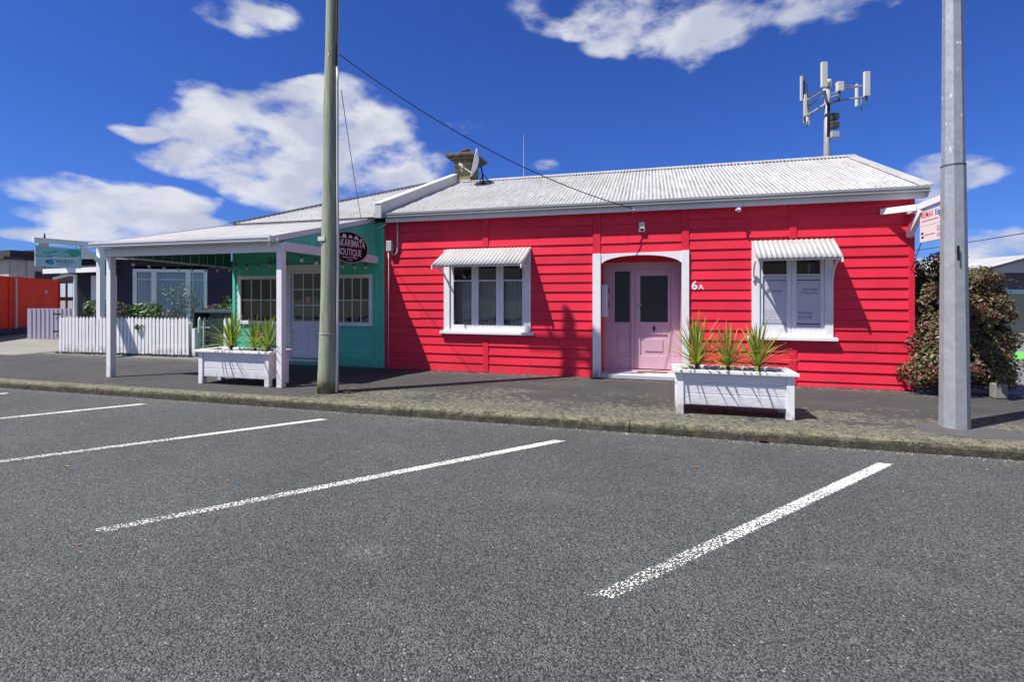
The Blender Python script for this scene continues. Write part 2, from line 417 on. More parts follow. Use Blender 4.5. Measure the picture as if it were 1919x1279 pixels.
TREELEAF = leaf_mat('street_tree_leaf', [(0.025, 0.045, 0.015), (0.04, 0.07, 0.02), (0.06, 0.09, 0.03)])
def blade(name, c1, c2):
    m, g = new_mat(name)
    oi = g.node('ShaderNodeObjectInfo').outputs['Random']
    c = g.mix(oi, c1, c2)
    g.put(g.b.inputs['Base Color'], c); g.b.inputs['Roughness'].default_value = 0.38
    tl = g.node('ShaderNodeBsdfTranslucent', {0: c}).outputs[0]
    mx = g.node('ShaderNodeMixShader', {0: 0.3, 1: g.b.outputs[0], 2: tl}).outputs[0]
    g.l.new(mx, g.out.inputs[0])
    return m
BLADEG = blade('blade_green', (0.15, 0.24, 0.035), (0.33, 0.42, 0.06))
BLADEY = blade('blade_yellow', (0.34, 0.34, 0.06), (0.42, 0.36, 0.08))
BLADEO = blade('blade_orange', (0.42, 0.20, 0.03), (0.36, 0.25, 0.08))

# ------------------------------------------------------------------ sky
world = bpy.data.worlds.new('World'); sc.world = world; world.use_nodes = True
def build_world():
    g = G(world.node_tree); g.n.clear()
    out = g.node('ShaderNodeOutputWorld'); bg = g.node('ShaderNodeBackground')
    g.l.new(bg.outputs[0], out.inputs[0])
    sky = g.node('ShaderNodeTexSky'); sky.sky_type = 'NISHITA'
    sky.sun_disc = False; sky.sun_elevation = SUN_EL; sky.sun_rotation = SUN_AZ
    sky.air_density = 1.0; sky.dust_density = 0.3; sky.ozone_density = 3.0; sky.altitude = 50
    skyc = g.vec('MULTIPLY', sky.outputs[0], (0.205, 0.365, 0.84))
    d = g.node('ShaderNodeTexCoord').outputs['Generated']
    s = g.node('ShaderNodeSeparateXYZ', {0: d}).outputs
    # azimuth measured from the camera axis so the seam lies behind it
    fx = g.math('ADD', g.math('MULTIPLY', s[0], cY), g.math('MULTIPLY', s[1], sY))
    fy = g.math('ADD', g.math('MULTIPLY', s[0], -sY), g.math('MULTIPLY', s[1], cY))
    az = g.math('ARCTAN2', fx, fy); el = g.math('ARCSINE', s[2])
    ae = g.node('ShaderNodeCombineXYZ', {0: az, 1: el, 2: 0.0}).outputs[0]
    wob = g.vec('SUBTRACT', g.noise(g.vec('MULTIPLY', d, (1, 1, 1.6)), 5.0, 3, 0.6, out=1), (0.5, 0.5, 0.5))
    ae = g.vec('ADD', ae, g.vec('SCALE', wob, scale=0.055))
    blobs = [(452, 6, 100, 36, 0.7), (492, 40, 48, 32, 0.6), (372, 158, 36, 17, 0.5),
             (380, 232, 80, 46), (470, 240, 90, 50), (590, 225, 100, 52), (650, 255, 110, 75), (730, 300, 85, 48),
             (400, 310, 110, 24), (540, 328, 150, 40), (670, 345, 120, 40), (560, 375, 100, 24), (255, 246, 45, 14),
             (130, 368, 105, 24), (240, 372, 120, 28), (330, 378, 70, 18), (200, 418, 120, 18), (345, 414, 80, 14), (120, 445, 90, 12), (300, 440, 130, 16),
             (1090, 18, 115, 40, 0.62), (1230, 42, 120, 52, 0.66), (1310, 82, 80, 46, 0.6), (1450, 26, 140, 44, 0.6), (1590, 14, 110, 28, 0.45),
             (935, 314, 40, 15, 0.36), (1022, 312, 26, 12, 0.36), (862, 236, 46, 16, 0.36),
             (1770, 326, 65, 30), (1850, 335, 45, 20), (1740, 370, 60, 20), (1860, 462, 85, 24), (1800, 500, 80, 16)]
    ell = []
    for px, py, rx, ry, *wt in blobs:
        a = (px - CXP) / FPX; b = (HYP - py) / FPX
        q = math.sqrt(1 + a * a)
        azc = math.atan(a); elc = math.atan(b / q)
        ell.append((azc, elc, rx / FPX / (q * q), ry / FPX / q / (1 + (b / q) ** 2), wt[0] if wt else 1.0))
    cur = None
    for azc, elc, ra, re, wt in ell:
        v = g.vec('MULTIPLY', g.vec('SUBTRACT', ae, (azc, elc, 0)), (0.78 / ra, 0.78 / re, 0))
        dd = g.vec('DOT_PRODUCT', v, v, out=1)
        val = g.math('MAXIMUM', g.math('SUBTRACT', 1.0, g.math('MULTIPLY', dd, 0.72)), 0.0)
        if wt != 1.0: val = g.math('MULTIPLY', val, wt)
        cur = val if cur is None else g.math('ADD', cur, val)
    cur = g.math('MINIMUM', cur, 1.1)
    dn = g.vec('MULTIPLY', d, (1, 1, 2.0))
    # cumulus goes on out of view, made thicker there to add ambient light
    rest = g.math('MAXIMUM', g.step(g.math('ABSOLUTE', az), 0.85, 1.15), g.step(el, 0.62, 0.85))
    wide = g.step(g.noise(g.vec('ADD', dn, (4.2, 1.7, 0.4)), 2.3, 3, 0.55), 0.44, 0.60)
    cur = g.math('MAXIMUM', cur, g.math('MULTIPLY', g.math('MULTIPLY', wide, rest), 0.85))
    f1 = g.noise(dn, 8.5, 8, 0.53)
    f2 = g.noise(dn, 3.4, 3, 0.5)
    b1 = g.math('ABSOLUTE', g.math('SUBTRACT', g.math('MULTIPLY', g.noise(g.vec('ADD', dn, (1.3, 0.2, 0.7)), 15.0, 6, 0.58), 2.0), 1.0))
    near = g.step(cur, 0.0, 0.30)
    wisp = g.math('ADD', g.math('MULTIPLY', g.math('SUBTRACT', f1, 0.5), 2.1), g.math('MULTIPLY', g.math('SUBTRACT', f2, 0.5), 0.5))
    wisp = g.math('SUBTRACT', wisp, g.math('MULTIPLY', b1, 0.34))
    den = g.math('ADD', g.math('MULTIPLY', g.math('POWER', g.math('MINIMUM', cur, 1.0), 0.75), 0.78), g.math('MULTIPLY', wisp, near))
    al = g.math('MULTIPLY', g.step(den, 0.20, 0.80), 0.96)
    # thick middles are greyer than the sunlit edges
    thick = g.step(den, 0.5, 1.25)
    lump = g.noise(g.vec('ADD', dn, (0.3, 0.1, -0.08)), 9.0, 4, 0.5)
    shade = g.step(g.math('SUBTRACT', lump, g.math('MULTIPLY', thick, 0.06)), 0.36, 0.60)
    cc = g.mix(shade, (3.75, 4.0, 4.85), (5.2, 5.35, 5.8))
    tot = g.mix(al, skyc, cc)
    g.put(bg.inputs[0], tot); bg.inputs[1].default_value = 0.06
build_world()

# ------------------------------------------------------------------ mesh helpers
WPOS = {}
class M:
    def __init__(s): s.v = []; s.f = []; s.uv = None
    def box(s, x0, x1, y0, y1, z0, z1):
        b = len(s.v)
        s.v += [(x0, y0, z0), (x1, y0, z0), (x1, y1, z0), (x0, y1, z0), (x0, y0, z1), (x1, y0, z1), (x1, y1, z1), (x0, y1, z1)]
        s.f += [tuple(b + i for i in q) for q in ((0, 3, 2, 1), (4, 5, 6, 7), (0, 1, 5, 4), (1, 2, 6, 5), (2, 3, 7, 6), (3, 0, 4, 7))]
        return s
    def hexa(s, p):          # 8 points, bottom ring then top ring
        b = len(s.v); s.v += [tuple(q) for q in p]
        s.f += [tuple(b + i for i in q) for q in ((0, 3, 2, 1), (4, 5, 6, 7), (0, 1, 5, 4), (1, 2, 6, 5), (2, 3, 7, 6), (3, 0, 4, 7))]
        return s
    def beam(s, a, b, w, h, up=(0, 0, 1)):
        a = Vector(a); b = Vector(b); d = (b - a).normalized(); up = Vector(up)
        r = d.cross(up)
        if r.length < 1e-5: r = Vector((1, 0, 0))
        r.normalize(); u = r.cross(d)
        p = []
        for e in (a, b):
            p.append([e - r * w / 2 - u * h / 2, e + r * w / 2 - u * h / 2, e + r * w / 2 + u * h / 2, e - r * w / 2 + u * h / 2])
        return s.hexa([p[0][0], p[0][1], p[1][1], p[1][0], p[0][3], p[0][2], p[1][2], p[1][3]])
    def tube(s, pts, r, n=8, cap=True):
        pts = [Vector(p) for p in pts]
        rs = r if isinstance(r, (list, tuple)) else [r] * len(pts)
        b0 = len(s.v); prev = None
        for i, p in enumerate(pts):
            d = (pts[min(i + 1, len(pts) - 1)] - pts[max(i - 1, 0)]).normalized()
            if prev is None:
                ref = Vector((0, 0, 1)) if abs(d.z) < 0.9 else Vector((0, 1, 0))
                u = d.cross(ref).normalized()
            else:
                u = (prev - d * prev.dot(d)).normalized()
            prev = u; w = d.cross(u)
            for k in range(n):
                a = 2 * math.pi * (k + 0.5) / n
                q = p + (u * math.cos(a) + w * math.sin(a)) * rs[i]
                s.v.append(tuple(q))
        for i in range(len(pts) - 1):
            for k in range(n):
                a = b0 + i * n + k; b = b0 + i * n + (k + 1) % n
                s.f.append((a, b, b + n, a + n))
        if cap:
            s.f.append(tuple(b0 + k for k in reversed(range(n))))
            s.f.append(tuple(b0 + (len(pts) - 1) * n + k for k in range(n)))
        return s
    def extx(s, prof, x0, x1):       # closed profile of (y, z), extruded along x
        b = len(s.v); n = len(prof)
        s.v += [(x0, y, z) for y, z in prof] + [(x1, y, z) for y, z in prof]
        s.f += [(b + i, b + (i + 1) % n, b + n + (i + 1) % n, b + n + i) for i in range(n)]
        s.f += [tuple(b + i for i in reversed(range(n))), tuple(b + n + i for i in range(n))]
        return s
    def poly(s, pts, thick):         # flat outline, given thickness vector
        b = len(s.v); n = len(pts); t = Vector(thick)
        s.v += [tuple(p) for p in pts] + [tuple(Vector(p) + t) for p in pts]
        s.f += [(b + i, b + (i + 1) % n, b + n + (i + 1) % n, b + n + i) for i in range(n)]
        s.f += [tuple(b + i for i in reversed(range(n))), tuple(b + n + i for i in range(n))]
        return s
    def ell(s, c, r, nu=10, nv=6):
        b = len(s.v)
        for j in range(nv + 1):
            t = math.pi * j / nv
            for i in range(nu):
                a = 2 * math.pi * i / nu
                s.v.append((c[0] + r[0] * math.sin(t) * math.cos(a), c[1] + r[1] * math.sin(t) * math.sin(a), c[2] + r[2] * math.cos(t)))
        for j in range(nv):
            for i in range(nu):
                s.f.append((b + j * nu + i, b + (j + 1) * nu + i, b + (j + 1) * nu + (i + 1) % nu, b + j * nu + (i + 1) % nu))
        return s
    def build(s, name, mat, parent=None, smooth=False, bevel=0.0, tones=None):
        xs = [v[0] for v in s.v]; ys = [v[1] for v in s.v]; zs = [v[2] for v in s.v]
        o = Vector(((min(xs) + max(xs)) / 2, (min(ys) + max(ys)) / 2, min(zs)))
        me = bpy.data.meshes.new(name)
        me.from_pydata([(v[0] - o.x, v[1] - o.y, v[2] - o.z) for v in s.v], [], s.f)
        me.materials.append(mat)
        if smooth: me.polygons.foreach_set('use_smooth', [True] * len(me.polygons))
        if tones is not None:
            at = me.attributes.new('tone', 'FLOAT', 'FACE'); at.data.foreach_set('value', tones)
        me.update()
        ob = bpy.data.objects.new(name, me); col.objects.link(ob)
        ob.location = o; WPOS[ob.name] = o.copy()
        if parent: attach(ob, parent)
        if bevel:
            bv = ob.modifiers.new('bevel', 'BEVEL'); bv.width = bevel; bv.segments = 2; bv.limit_method = 'ANGLE'
        return ob

def attach(ob, parent):
    ob.parent = parent
    ob.matrix_parent_inverse = Matrix.Translation(-WPOS[parent.name])
def box(name, mat, parent, *a, bevel=0.0): return M().box(*a).build(name, mat, parent, bevel=bevel)
def thing(name, loc, label, cat, group=None):
    o = bpy.data.objects.new(name, None); col.objects.link(o)
    o.location = loc; o.empty_display_size = 0.2; WPOS[o.name] = Vector(loc)
    o['label'] = label; o['category'] = cat
    if group: o['group'] = group
    return o
def tag(o, label, cat, group=None):
    o['label'] = label; o['category'] = cat
    if group: o['group'] = group
    return o
def struct(o): o['kind'] = 'structure'; return o
def inst(name, me, parent, loc, rot=(0, 0, 0), scale=(1, 1, 1)):
    o = bpy.data.objects.new(name, me); col.objects.link(o)
    o.location = loc; o.rotation_euler = rot; o.scale = scale; WPOS[o.name] = Vector(loc)
    if parent: attach(o, parent)
    return o
_txt = {}
def text(name, string, mat, parent, origin, xdir, updir, size, depth=0.002, align='LEFT', xs=1.0, bold=0.0):
    """raised or printed lettering, built as a mesh"""
    cu = bpy.data.curves.new('txt', 'FONT'); cu.body = string; cu.size = size; cu.align_x = align
    cu.extrude = depth; cu.offset = bold; cu.resolution_u = 3
    to = bpy.data.objects.new('txt', cu); col.objects.link(to)
    bpy.context.view_layer.update()
    me = bpy.data.meshes.new_from_object(to.evaluated_get(bpy.context.evaluated_depsgraph_get()))
    bpy.data.objects.remove(to); bpy.data.curves.remove(cu)
    x = Vector(xdir).normalized(); u = Vector(updir).normalized(); n = x.cross(u)
    mt = Matrix(((x.x * xs, u.x, n.x, origin[0]), (x.y * xs, u.y, n.y, origin[1]), (x.z * xs, u.z, n.z, origin[2]), (0, 0, 0, 1)))
    me.transform(mt)
    me.name = name; me.materials.clear(); me.materials.append(mat)
    o = bpy.data.objects.new(name, me); col.objects.link(o); WPOS[o.name] = Vector((0, 0, 0))
    if parent: attach(o, parent)
    return o

def corrugated(xa, xb, fa, fb, pitch=0.076, amp=0.009, seg=8, rows=3, over=0.0):
    """xa..xb at the lower edge; fa(u), fb(u) give lower and upper edge points"""
    m = M(); n = max(8, int(abs(xb - xa) / pitch * seg))
    for i in range(n + 1):
        u = i / n; x = xa + (xb - xa) * u
        p, q = Vector(fa(u)), Vector(fb(u))
        d = q - p
        nrm = Vector((0, -d.z, d.y)).normalized() if d.length > 1e-4 else Vector((0, 0, 1))
        w = amp * math.sin(2 * math.pi * x / pitch)
        for j in range(rows + 1):
            t = p.lerp(q, j / rows) + nrm * w
            m.v.append(tuple(t))
    for i in range(n):
        for j in range(rows):
            a = i * (rows + 1) + j
            m.f.append((a, a + rows + 1, a + rows + 2, a + 1))
    return m

# ------------------------------------------------------------------ ground
ZR = -0.135
def sheet(name, mat, x0, x1, y0, y1, z, thick=0.0):
    m = M()
    if thick: m.box(x0, x1, y0, y1, z - thick, z)
    else:
        m.v = [(x0, y0, z), (x1, y0, z), (x1, y1, z), (x0, y1, z)]; m.f = [(0, 1, 2, 3)]
    return struct(m.build(name, mat))
sheet('ground', GRASS, -2500, 2500, -2500, 2500, -0.16)
road = sheet('road', ROAD, -90, 90, -14, 6.50, ZR)
path = sheet('footpath', PATH, -90, 40, 6.58, 9.96, 0.0, 0.15)
sheet('side_lot', LOT, -90, 60, 9.96, 60, -0.006, 0.14)
sheet('driveway', CONCRETE, -30, -16.75, 9.4, 22, 0.005)
sheet('green_ground_strip', TURFGREEN, 7.2, 20, 15.5, 17.9, 0.004)
# opposite footpath across the street, behind the camera
sheet('opposite_footpath', PATH, -90, 90, -18, -14, 0.0, 0.15)

# kerb, poured in lengths
kerb = struct(thing('kerb', (0, 6.5, ZR), '', '')); del kerb['label']; del kerb['category']
rk = random.Random(3)
L = 3.05; x = -46.0
while x < 12:
    m = M(); n = 26; prof0 = [(6.46, ZR - 0.03), (6.46, -0.055), (6.475, -0.02), (6.505, -0.004), (6.56, 0.004), (6.64, 0.006), (6.655, -0.05)]
    for i in range(n + 1):
        xx = x + 0.006 + (L - 0.012) * i / n
        for k, (y, z) in enumerate(prof0):
            w = mnoise.noise(Vector((xx * 2.2, k * 0.7, 1.0))) * 0.014 + mnoise.noise(Vector((xx * 9, k, 5.0))) * 0.008
            if k == 0: w = 0
            m.v.append((xx, y + w * (1 if k < 4 else 0.1), z + (w * 0.5 if 0 < k < 4 else abs(w) * 0.15)))
    pn = len(prof0)
    for i in range(n):
        for k in range(pn - 1):
            a = i * pn + k; m.f.append((a, a + pn, a + pn + 1, a + 1))
    m.f.append(tuple(range(pn))); m.f.append(tuple(n * pn + k for k in reversed(range(pn))))
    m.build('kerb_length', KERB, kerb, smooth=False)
    x += L

# parking bay lines
def line(a, b, w):
    a = Vector(a); b = Vector(b); d = (b - a).normalized(); s = Vector((-d.y, d.x, 0)) * w / 2
    # ends cut parallel to the kerb
    def sl(p, sg): return Vector((p.x + s.x * sg + (-s.y * sg) * d.x / d.y, p.y, p.z))
    me = bpy.data.meshes.new('parking_line')
    n = 20; vs = []; fs = []
    for i in range(n + 1):
        c = a.lerp(b, i / n)
        for sg in (1, -1): vs.append(sl(c, sg))
    for i in range(n): fs.append((2 * i, 2 * i + 1, 2 * i + 3, 2 * i + 2))
    me.from_pydata(vs, [], fs); uv = me.uv_layers.new()
    for p in me.polygons:
        for li in p.loop_indices:
            vi = me.loops[li].vertex_index
            uv.data[li].uv = (vi // 2 / n, vi % 2)
    me.materials.append(LINE)
    o = bpy.data.objects.new('parking_line', me); col.objects.link(o); WPOS[o.name] = Vector((0, 0, 0)); attach(o, road)
zl = ZR + 0.004
for (p0, p1) in (((1128, 1119), (1660, 869)), ((182, 996), (1050, 826)), ((-200, 891.5), (607, 786)), ((-330, 818), (270, 757.4)), ((-500, 798), (14, 737))):
    line(atZ(*p0, zl), atZ(*p1, zl), 0.15)

# ------------------------------------------------------------------ red cottage
D = 9.9
cot = thing('cottage', (-0.7, 11.5, 0), 'long single-storey red weatherboard cottage with white corrugated roof', 'house')
def wall_cells(x0, x1, z0, z1, y0, y1, holes):
    xs = sorted({x0, x1} | {h[0] for h in holes} | {h[1] for h in holes}); zs = sorted({z0, z1} | {h[2] for h in holes} | {h[3] for h in holes})
    m = M()
    for i in range(len(xs) - 1):
        run = None
        for j in range(len(zs) - 1):
            cx = (xs[i] + xs[i + 1]) / 2; cz = (zs[j] + zs[j + 1]) / 2
            if any(h[0] < cx < h[1] and h[2] < cz < h[3] for h in holes): continue
            m.box(xs[i], xs[i + 1], y0, y1, zs[j], zs[j + 1])
    return m
W1 = (-4.20, -2.41, 0.87, 2.50); W2 = (1.84, 3.02, 0.88, 2.50); DO = (-0.935, 0.571, 0.0, 2.43)
wall_cells(-5.66, 4.27, 0.0, 3.26, D, D + 0.12, [W1, W2, DO]).build('front_wall', REDZ, cot)
box('side_wall', REDZ, cot, 4.14, 4.27, D + 0.12, 16.4, 0, 3.24)
box('side_wall', ROOMDARK, cot, -5.66, -5.53, D + 0.12, 16.4, 0, 3.24)
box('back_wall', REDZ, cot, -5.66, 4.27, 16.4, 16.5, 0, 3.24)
# rooms: lining coloured near black, standing in for the gloom behind the glass
box('room_floor', ROOMDARK, cot, -5.5, 4.1, D + 0.14, 16.3, 0.004, 0.05)
box('room_ceiling', ROOMDARK, cot, -5.5, 4.1, D + 0.14, 16.3, 2.9, 2.95)
box('room_partition', ROOMDARK, cot, -5.5, 4.1, 12.6, 12.66, 0.06, 2.89)
# gable end, triangle up to the ridge
M().poly([(4.15, 9.95, 3.26), (4.15, 16.4, 3.26), (4.15, 13.0, 4.70)], (0.1, 0, 0)).build('gable_end', REDZ, cot)

# weatherboards: one mesh, stretched to length
def board_mesh(name, mat, e, lap=0.022, top=0.006, proud=0.027, edge=0.003):
    m = M()
    prof = [(-top, e + lap), (0.0, e + lap), (0.0, 0.0), (-proud + edge, 0.0), (-proud, edge)]
    m.extx(prof, 0, 1)
    me = bpy.data.meshes.new(name); me.from_pydata(m.v, [], m.f); me.materials.append(mat); me.update(); return me
RBD = random.Random(41)
def boards(parent, me, y, x0, x1, zb, e, ztop, holes):
    k = 0
    while zb < ztop - 0.03:
        iv = [(x0, x1)]
        for h in holes:
            ov = min(zb + e, h[3]) - max(zb, h[2])
            if ov > 0.25 * e:
                nv = []
                for a, b in iv:
                    if h[1] <= a or h[0] >= b: nv.append((a, b)); continue
                    if h[0] - a > 0.02: nv.append((a, h[0]))
                    if b - h[1] > 0.02: nv.append((h[1], b))
                iv = nv
        hz = 1.0 if zb + e * 1.12 < ztop else max(0.25, (ztop - zb) / (e * 1.12))
        iv2 = []
        for a, b in iv:
            if b - a > 1.3 and RBD.random() < 0.30:
                c = a + (b - a) * RBD.uniform(0.25, 0.75); iv2 += [(a, c - 0.001), (c + 0.001, b)]
            else: iv2.append((a, b))
        for a, b in iv2:
            inst('weatherboard', me, parent, (a + 0.001, y, zb + RBD.uniform(-0.003, 0.003)), rot=(0, RBD.uniform(-0.0022, 0.0022), 0), scale=(b - a - 0.002, RBD.uniform(0.92, 1.12), hz))
        zb += e
eR = 0.1885
RB = board_mesh('weatherboard', RED, eR)
eR5 = 0.183; RB5 = board_mesh('weatherboard', RED, eR5)
yb = D - 0.001
H1 = (-4.262, -2.351, 0.80, 2.60); H2 = (1.78, 3.083, 0.81, 2.60)
boards(cot, RB, yb, -5.62, -3.385, 0.005, eR, 3.255, [H1])
boards(cot, RB, yb, -3.265, -1.092, 0.000, eR, 3.255, [H1])
boards(cot, RB, yb, -0.935, 0.571, 2.450, eR, 3.255, [])
boards(cot, RB, yb, 0.704, 2.393, 0.030, eR, 3.255, [H2])
boards(cot, RB5, yb, 2.513, 4.205, 0.097, eR5, 3.255, [H2])
inst('weatherboard', RB5, cot, (2.514, yb, 0.004), scale=(1.69, 1, 0.46))
# cover battens and corner boards
def batten(x0, x1, z0, z1): box('cover_batten', REDZ, cot, x0, x1, D - 0.034, D + 0.002, z0, z1, bevel=0.003)
batten(-3.385, -3.265, 2.64, 3.255); batten(-3.385, -3.265, 0.006, 0.80)
batten(-1.085, -0.942, 2.445, 3.255); batten(0.575, 0.700, 2.47, 3.255)
batten(2.393, 2.513, 2.64, 3.255); batten(2.393, 2.513, 0.006, 0.81)
box('corner_board', REDZ, cot, 4.205, 4.292, D - 0.036, D - 0.002, 0.006, 3.255, bevel=0.003)
box('corner_board', REDZ, cot, 4.272, 4.292, D - 0.001, D + 0.10, 0.006, 3.255)
box('corner_board', REDZ, cot, -5.69, -5.622, D - 0.036, D - 0.002, 0.006, 3.255)

# eaves: fascia, soffit, gutter
yf = D - 0.14
fa = box('fascia', WHITE, cot, -5.60, 4.40, yf, yf + 0.025, 3.230, 3.325)
for xj in (-4.55, -1.95, 1.62): box('fascia_joint', GREYBOX, fa, xj - 0.004, xj + 0.004, yf - 0.0025, yf + 0.001, 3.232, 3.322)
box('soffit', WHITE, cot, -5.60, 4.40, yf + 0.027, D - 0.002, 3.262, 3.277)
gp = [(yf - 0.003, 3.322), (yf - 0.06, 3.322), (yf - 0.078, 3.337), (yf - 0.078, 3.372), (yf - 0.090, 3.385), (yf - 0.094, 3.425), (yf - 0.084, 3.428), (yf - 0.074, 3.40), (yf - 0.003, 3.40)]
M().extx(gp, -5.85, 4.42).build('gutter', GUTTER, cot)
box('gutter_stop_end', GUTTER, cot, 4.42, 4.432, yf - 0.094, yf - 0.002, 3.320, 3.43)
# barge along the right gable
M().beam((4.44, yf + 0.02, 3.33), (4.44, 13.0, 4.70), 0.03, 0.17).build('barge_board', WHITE, cot)
M().beam((4.44, 16.6, 3.26), (4.44, 13.0, 4.70), 0.03, 0.17).build('barge_board', WHITE, cot)

# roof
RZ0, RZ1, RY0, RY1 = 3.415, 4.81, yf - 0.065, 13.0
rf = corrugated(-5.60, 4.47, lambda u: (-5.60 + 10.07 * u, RY0, RZ0), lambda u: (-5.60 + 10.07 * u, RY1, RZ1), seg=8, rows=4).build('roof', IRON, cot, smooth=True)
m = M(); m.v = [(-5.6, 13.0, 4.79), (4.47, 13.0, 4.79), (4.47, 16.7, 3.30), (-5.6, 16.7, 3.30)]; m.f = [(0, 1, 2, 3)]; m.build('rear_roof', IRON, cot)
m = M()
m.hexa([(-5.0, 12.86, 4.765), (4.50, 12.86, 4.765), (4.50, 13.0, 4.825), (-5.0, 13.0, 4.825), (-5.0, 12.86, 4.785), (4.50, 12.86, 4.785), (4.50, 13.0, 4.855), (-5.0, 13.0, 4.855)])
m.hexa([(-5.0, 13.0, 4.825), (4.50, 13.0, 4.825), (4.50, 13.14, 4.765), (-5.0, 13.14, 4.765), (-5.0, 13.0, 4.855), (4.50, 13.0, 4.855), (4.50, 13.14, 4.785), (-5.0, 13.14, 4.785)])
m.build('ridge_cap', IRON, rf)
sl = (RZ1 - RZ0) / (RY1 - RY0)
# verge flashing at the right end
m = M()
m.hexa([(4.30, RY0, RZ0 + 0.012), (4.49, RY0, RZ0 + 0.012), (4.49, RY1, RZ1 + 0.012), (4.30, RY1, RZ1 + 0.012),
        (4.32, RY0, RZ0 + 0.028), (4.49, RY0, RZ0 + 0.034), (4.49, RY1, RZ1 + 0.034), (4.32, RY1, RZ1 + 0.028)])
m.build('verge_flashing', iron('verge_iron', 0.9, 0.5), rf)
# party-wall parapet between the two roofs
def roofz(y): return RZ0 + (y - RY0) * sl
pa = [(-5.765, 9.60), (-5.62, 9.60), (-5.17, 12.88), (-5.32, 12.88)]
m = M()
m.hexa([(x, y, roofz(y) - 0.06) for x, y in pa] + [(x, y, roofz(y) + 0.245 - 0.0 * y) for x, y in pa])
par = m.build('parapet', paint('parapet_sheet', (0.46, 0.47, 0.48), 0.5, 0.06, 0.0, dirt=0.25), cot)
m = M()
m.hexa([(x + dx, y + dy, roofz(y) + 0.247) for (x, y), dx, dy in zip(pa, (-.012, .012, .012, -.012), (-.012, -.012, .012, .012))] +
       [(x + dx, y + dy, roofz(y) + 0.268) for (x, y), dx, dy in zip(pa, (-.012, .012, .012, -.012), (-.012, -.012, .012, .012))])
m.build('parapet_capping', SHEETW, par)
# chimney
ch = box('chimney', CHIMNEY, cot, -5.26, -4.80, 12.90, 13.62, 4.50, 5.36, bevel=0.015)
m = M()
for k, (a, z0, z1) in enumerate(((0.05, 5.36, 5.42), (0.13, 5.42, 5.48), (0.20, 5.48, 5.56), (0.10, 5.56, 5.60))):
    m.box(-5.26 - a, -4.80 + a, 12.90 - a, 13.62 + a, z0 + 0.001, z1)
m.build('chimney_cap', CHIMCAP, ch, bevel=0.012)
m = M(); m.tube([(-5.02, 13.2, 5.60), (-5.02, 13.2, 5.72), (-5.02, 13.2, 5.722), (-5.02, 13.2, 5.76)], [0.115, 0.11, 0.135, 0.13], 16)
m.build('chimney_pot', TERRA, ch, smooth=False)
box('lead_flashing', GREYBOX, ch, -5.275, -4.785, 12.885, 13.0, 4.62, 4.86)

# windows
def casement(parent, fx0, fx1, z0, z1, cols, zb, ztr, ztop, y, trim=0.10):
    """timber window: outer casing, mullions, panes with a transom bar"""
    m = M()
    yo, yi = y - 0.045, y + 0.06
    m.box(fx0, fx0 + trim + 0.03, yo, yi, z0, z1); m.box(fx1 - trim - 0.03, fx1, yo, yi, z0, z1)
    m.box(fx0 + trim + 0.03, fx1 - trim - 0.03, yo, yi, z1 - 0.10, z1)
    win = m.build('window', WHITEZ, parent, bevel=0.003)
    # sashes
    edges = [fx0 + trim + 0.031] + [(cols[i][1] + cols[i + 1][0]) / 2 for i in range(len(cols) - 1)] + [fx1 - trim - 0.031]
    for i, (a, b) in enumerate(cols):
        e0, e1 = edges[i] + 0.002, edges[i + 1] - 0.002
        m = M(); s0, s1 = y - 0.02, y + 0.035
        m.box(e0, a, s0, s1, z0 + 0.002, z1 - 0.102); m.box(b, e1, s0, s1, z0 + 0.002, z1 - 0.102)
        m.box(a, b, s0, s1, z0 + 0.002, zb); m.box(a, b, s0, s1, ztop, z1 - 0.102)
        m.box(a, b, s0 + 0.004, s1, ztr - 0.013, ztr + 0.013)
        sash = m.build('sash', WHITEZ, win, bevel=0.002)
        box('pane', GLASS, win, a - 0.004, b + 0.004, y + 0.012, y + 0.016, zb - 0.004, ztr - 0.012)
        box('pane', GLASS, win, a - 0.004, b + 0.004, y + 0.012, y + 0.016, ztr + 0.012, ztop + 0.004)
    m = M()
    m.extx([(y - 0.10, z0 - 0.062), (y - 0.10, z0 - 0.008), (y + 0.0, z0 + 0.0), (y + 0.0, z0 - 0.062)], fx0 - 0.075, fx1 + 0.06)
    m.build('sill', WHITE, win, bevel=0.003)
    return win
win1 = casement(cot, -4.262, -2.351, 0.872, 2.60, [(-4.05, -3.64), (-3.49, -3.096), (-2.94, -2.535)], 1.000, 1.938, 2.36, D)
win2 = casement(cot, 1.78, 3.083, 0.880, 2.60, [(1.966, 2.358), (2.513, 2.892)], 1.055, 1.985, 2.36, D)
# curtains hang inside the three-light window
def curtain(x0, x1, z0, z1, y, ph):
    m = M(); n = 60
    for i in range(n + 1):
        u = i / n; x = x0 + (x1 - x0) * u
        w = 0.022 * math.sin(x * 62 + ph) + 0.013 * math.sin(x * 137 + ph * 2)
        for j in range(6):
            t = j / 5; m.v.append((x + 0.01 * math.sin(t * 3 + x * 20), y + w * (0.6 + 0.5 * (1 - t)), z0 + (z1 - z0) * t))
    for i in range(n):
        for j in range(5):
            a = i * 6 + j; m.f.append((a, a + 6, a + 7, a + 1))
    return m.build('curtain', CURTAIN, win1, smooth=True)
curtain(-4.12, -3.60, 0.95, 1.95, D + 0.20, 0.3); curtain(-3.56, -3.00, 0.95, 1.95, D + 0.22, 1.7); curtain(-2.96, -2.46, 0.95, 1.95, D + 0.20, 2.9)

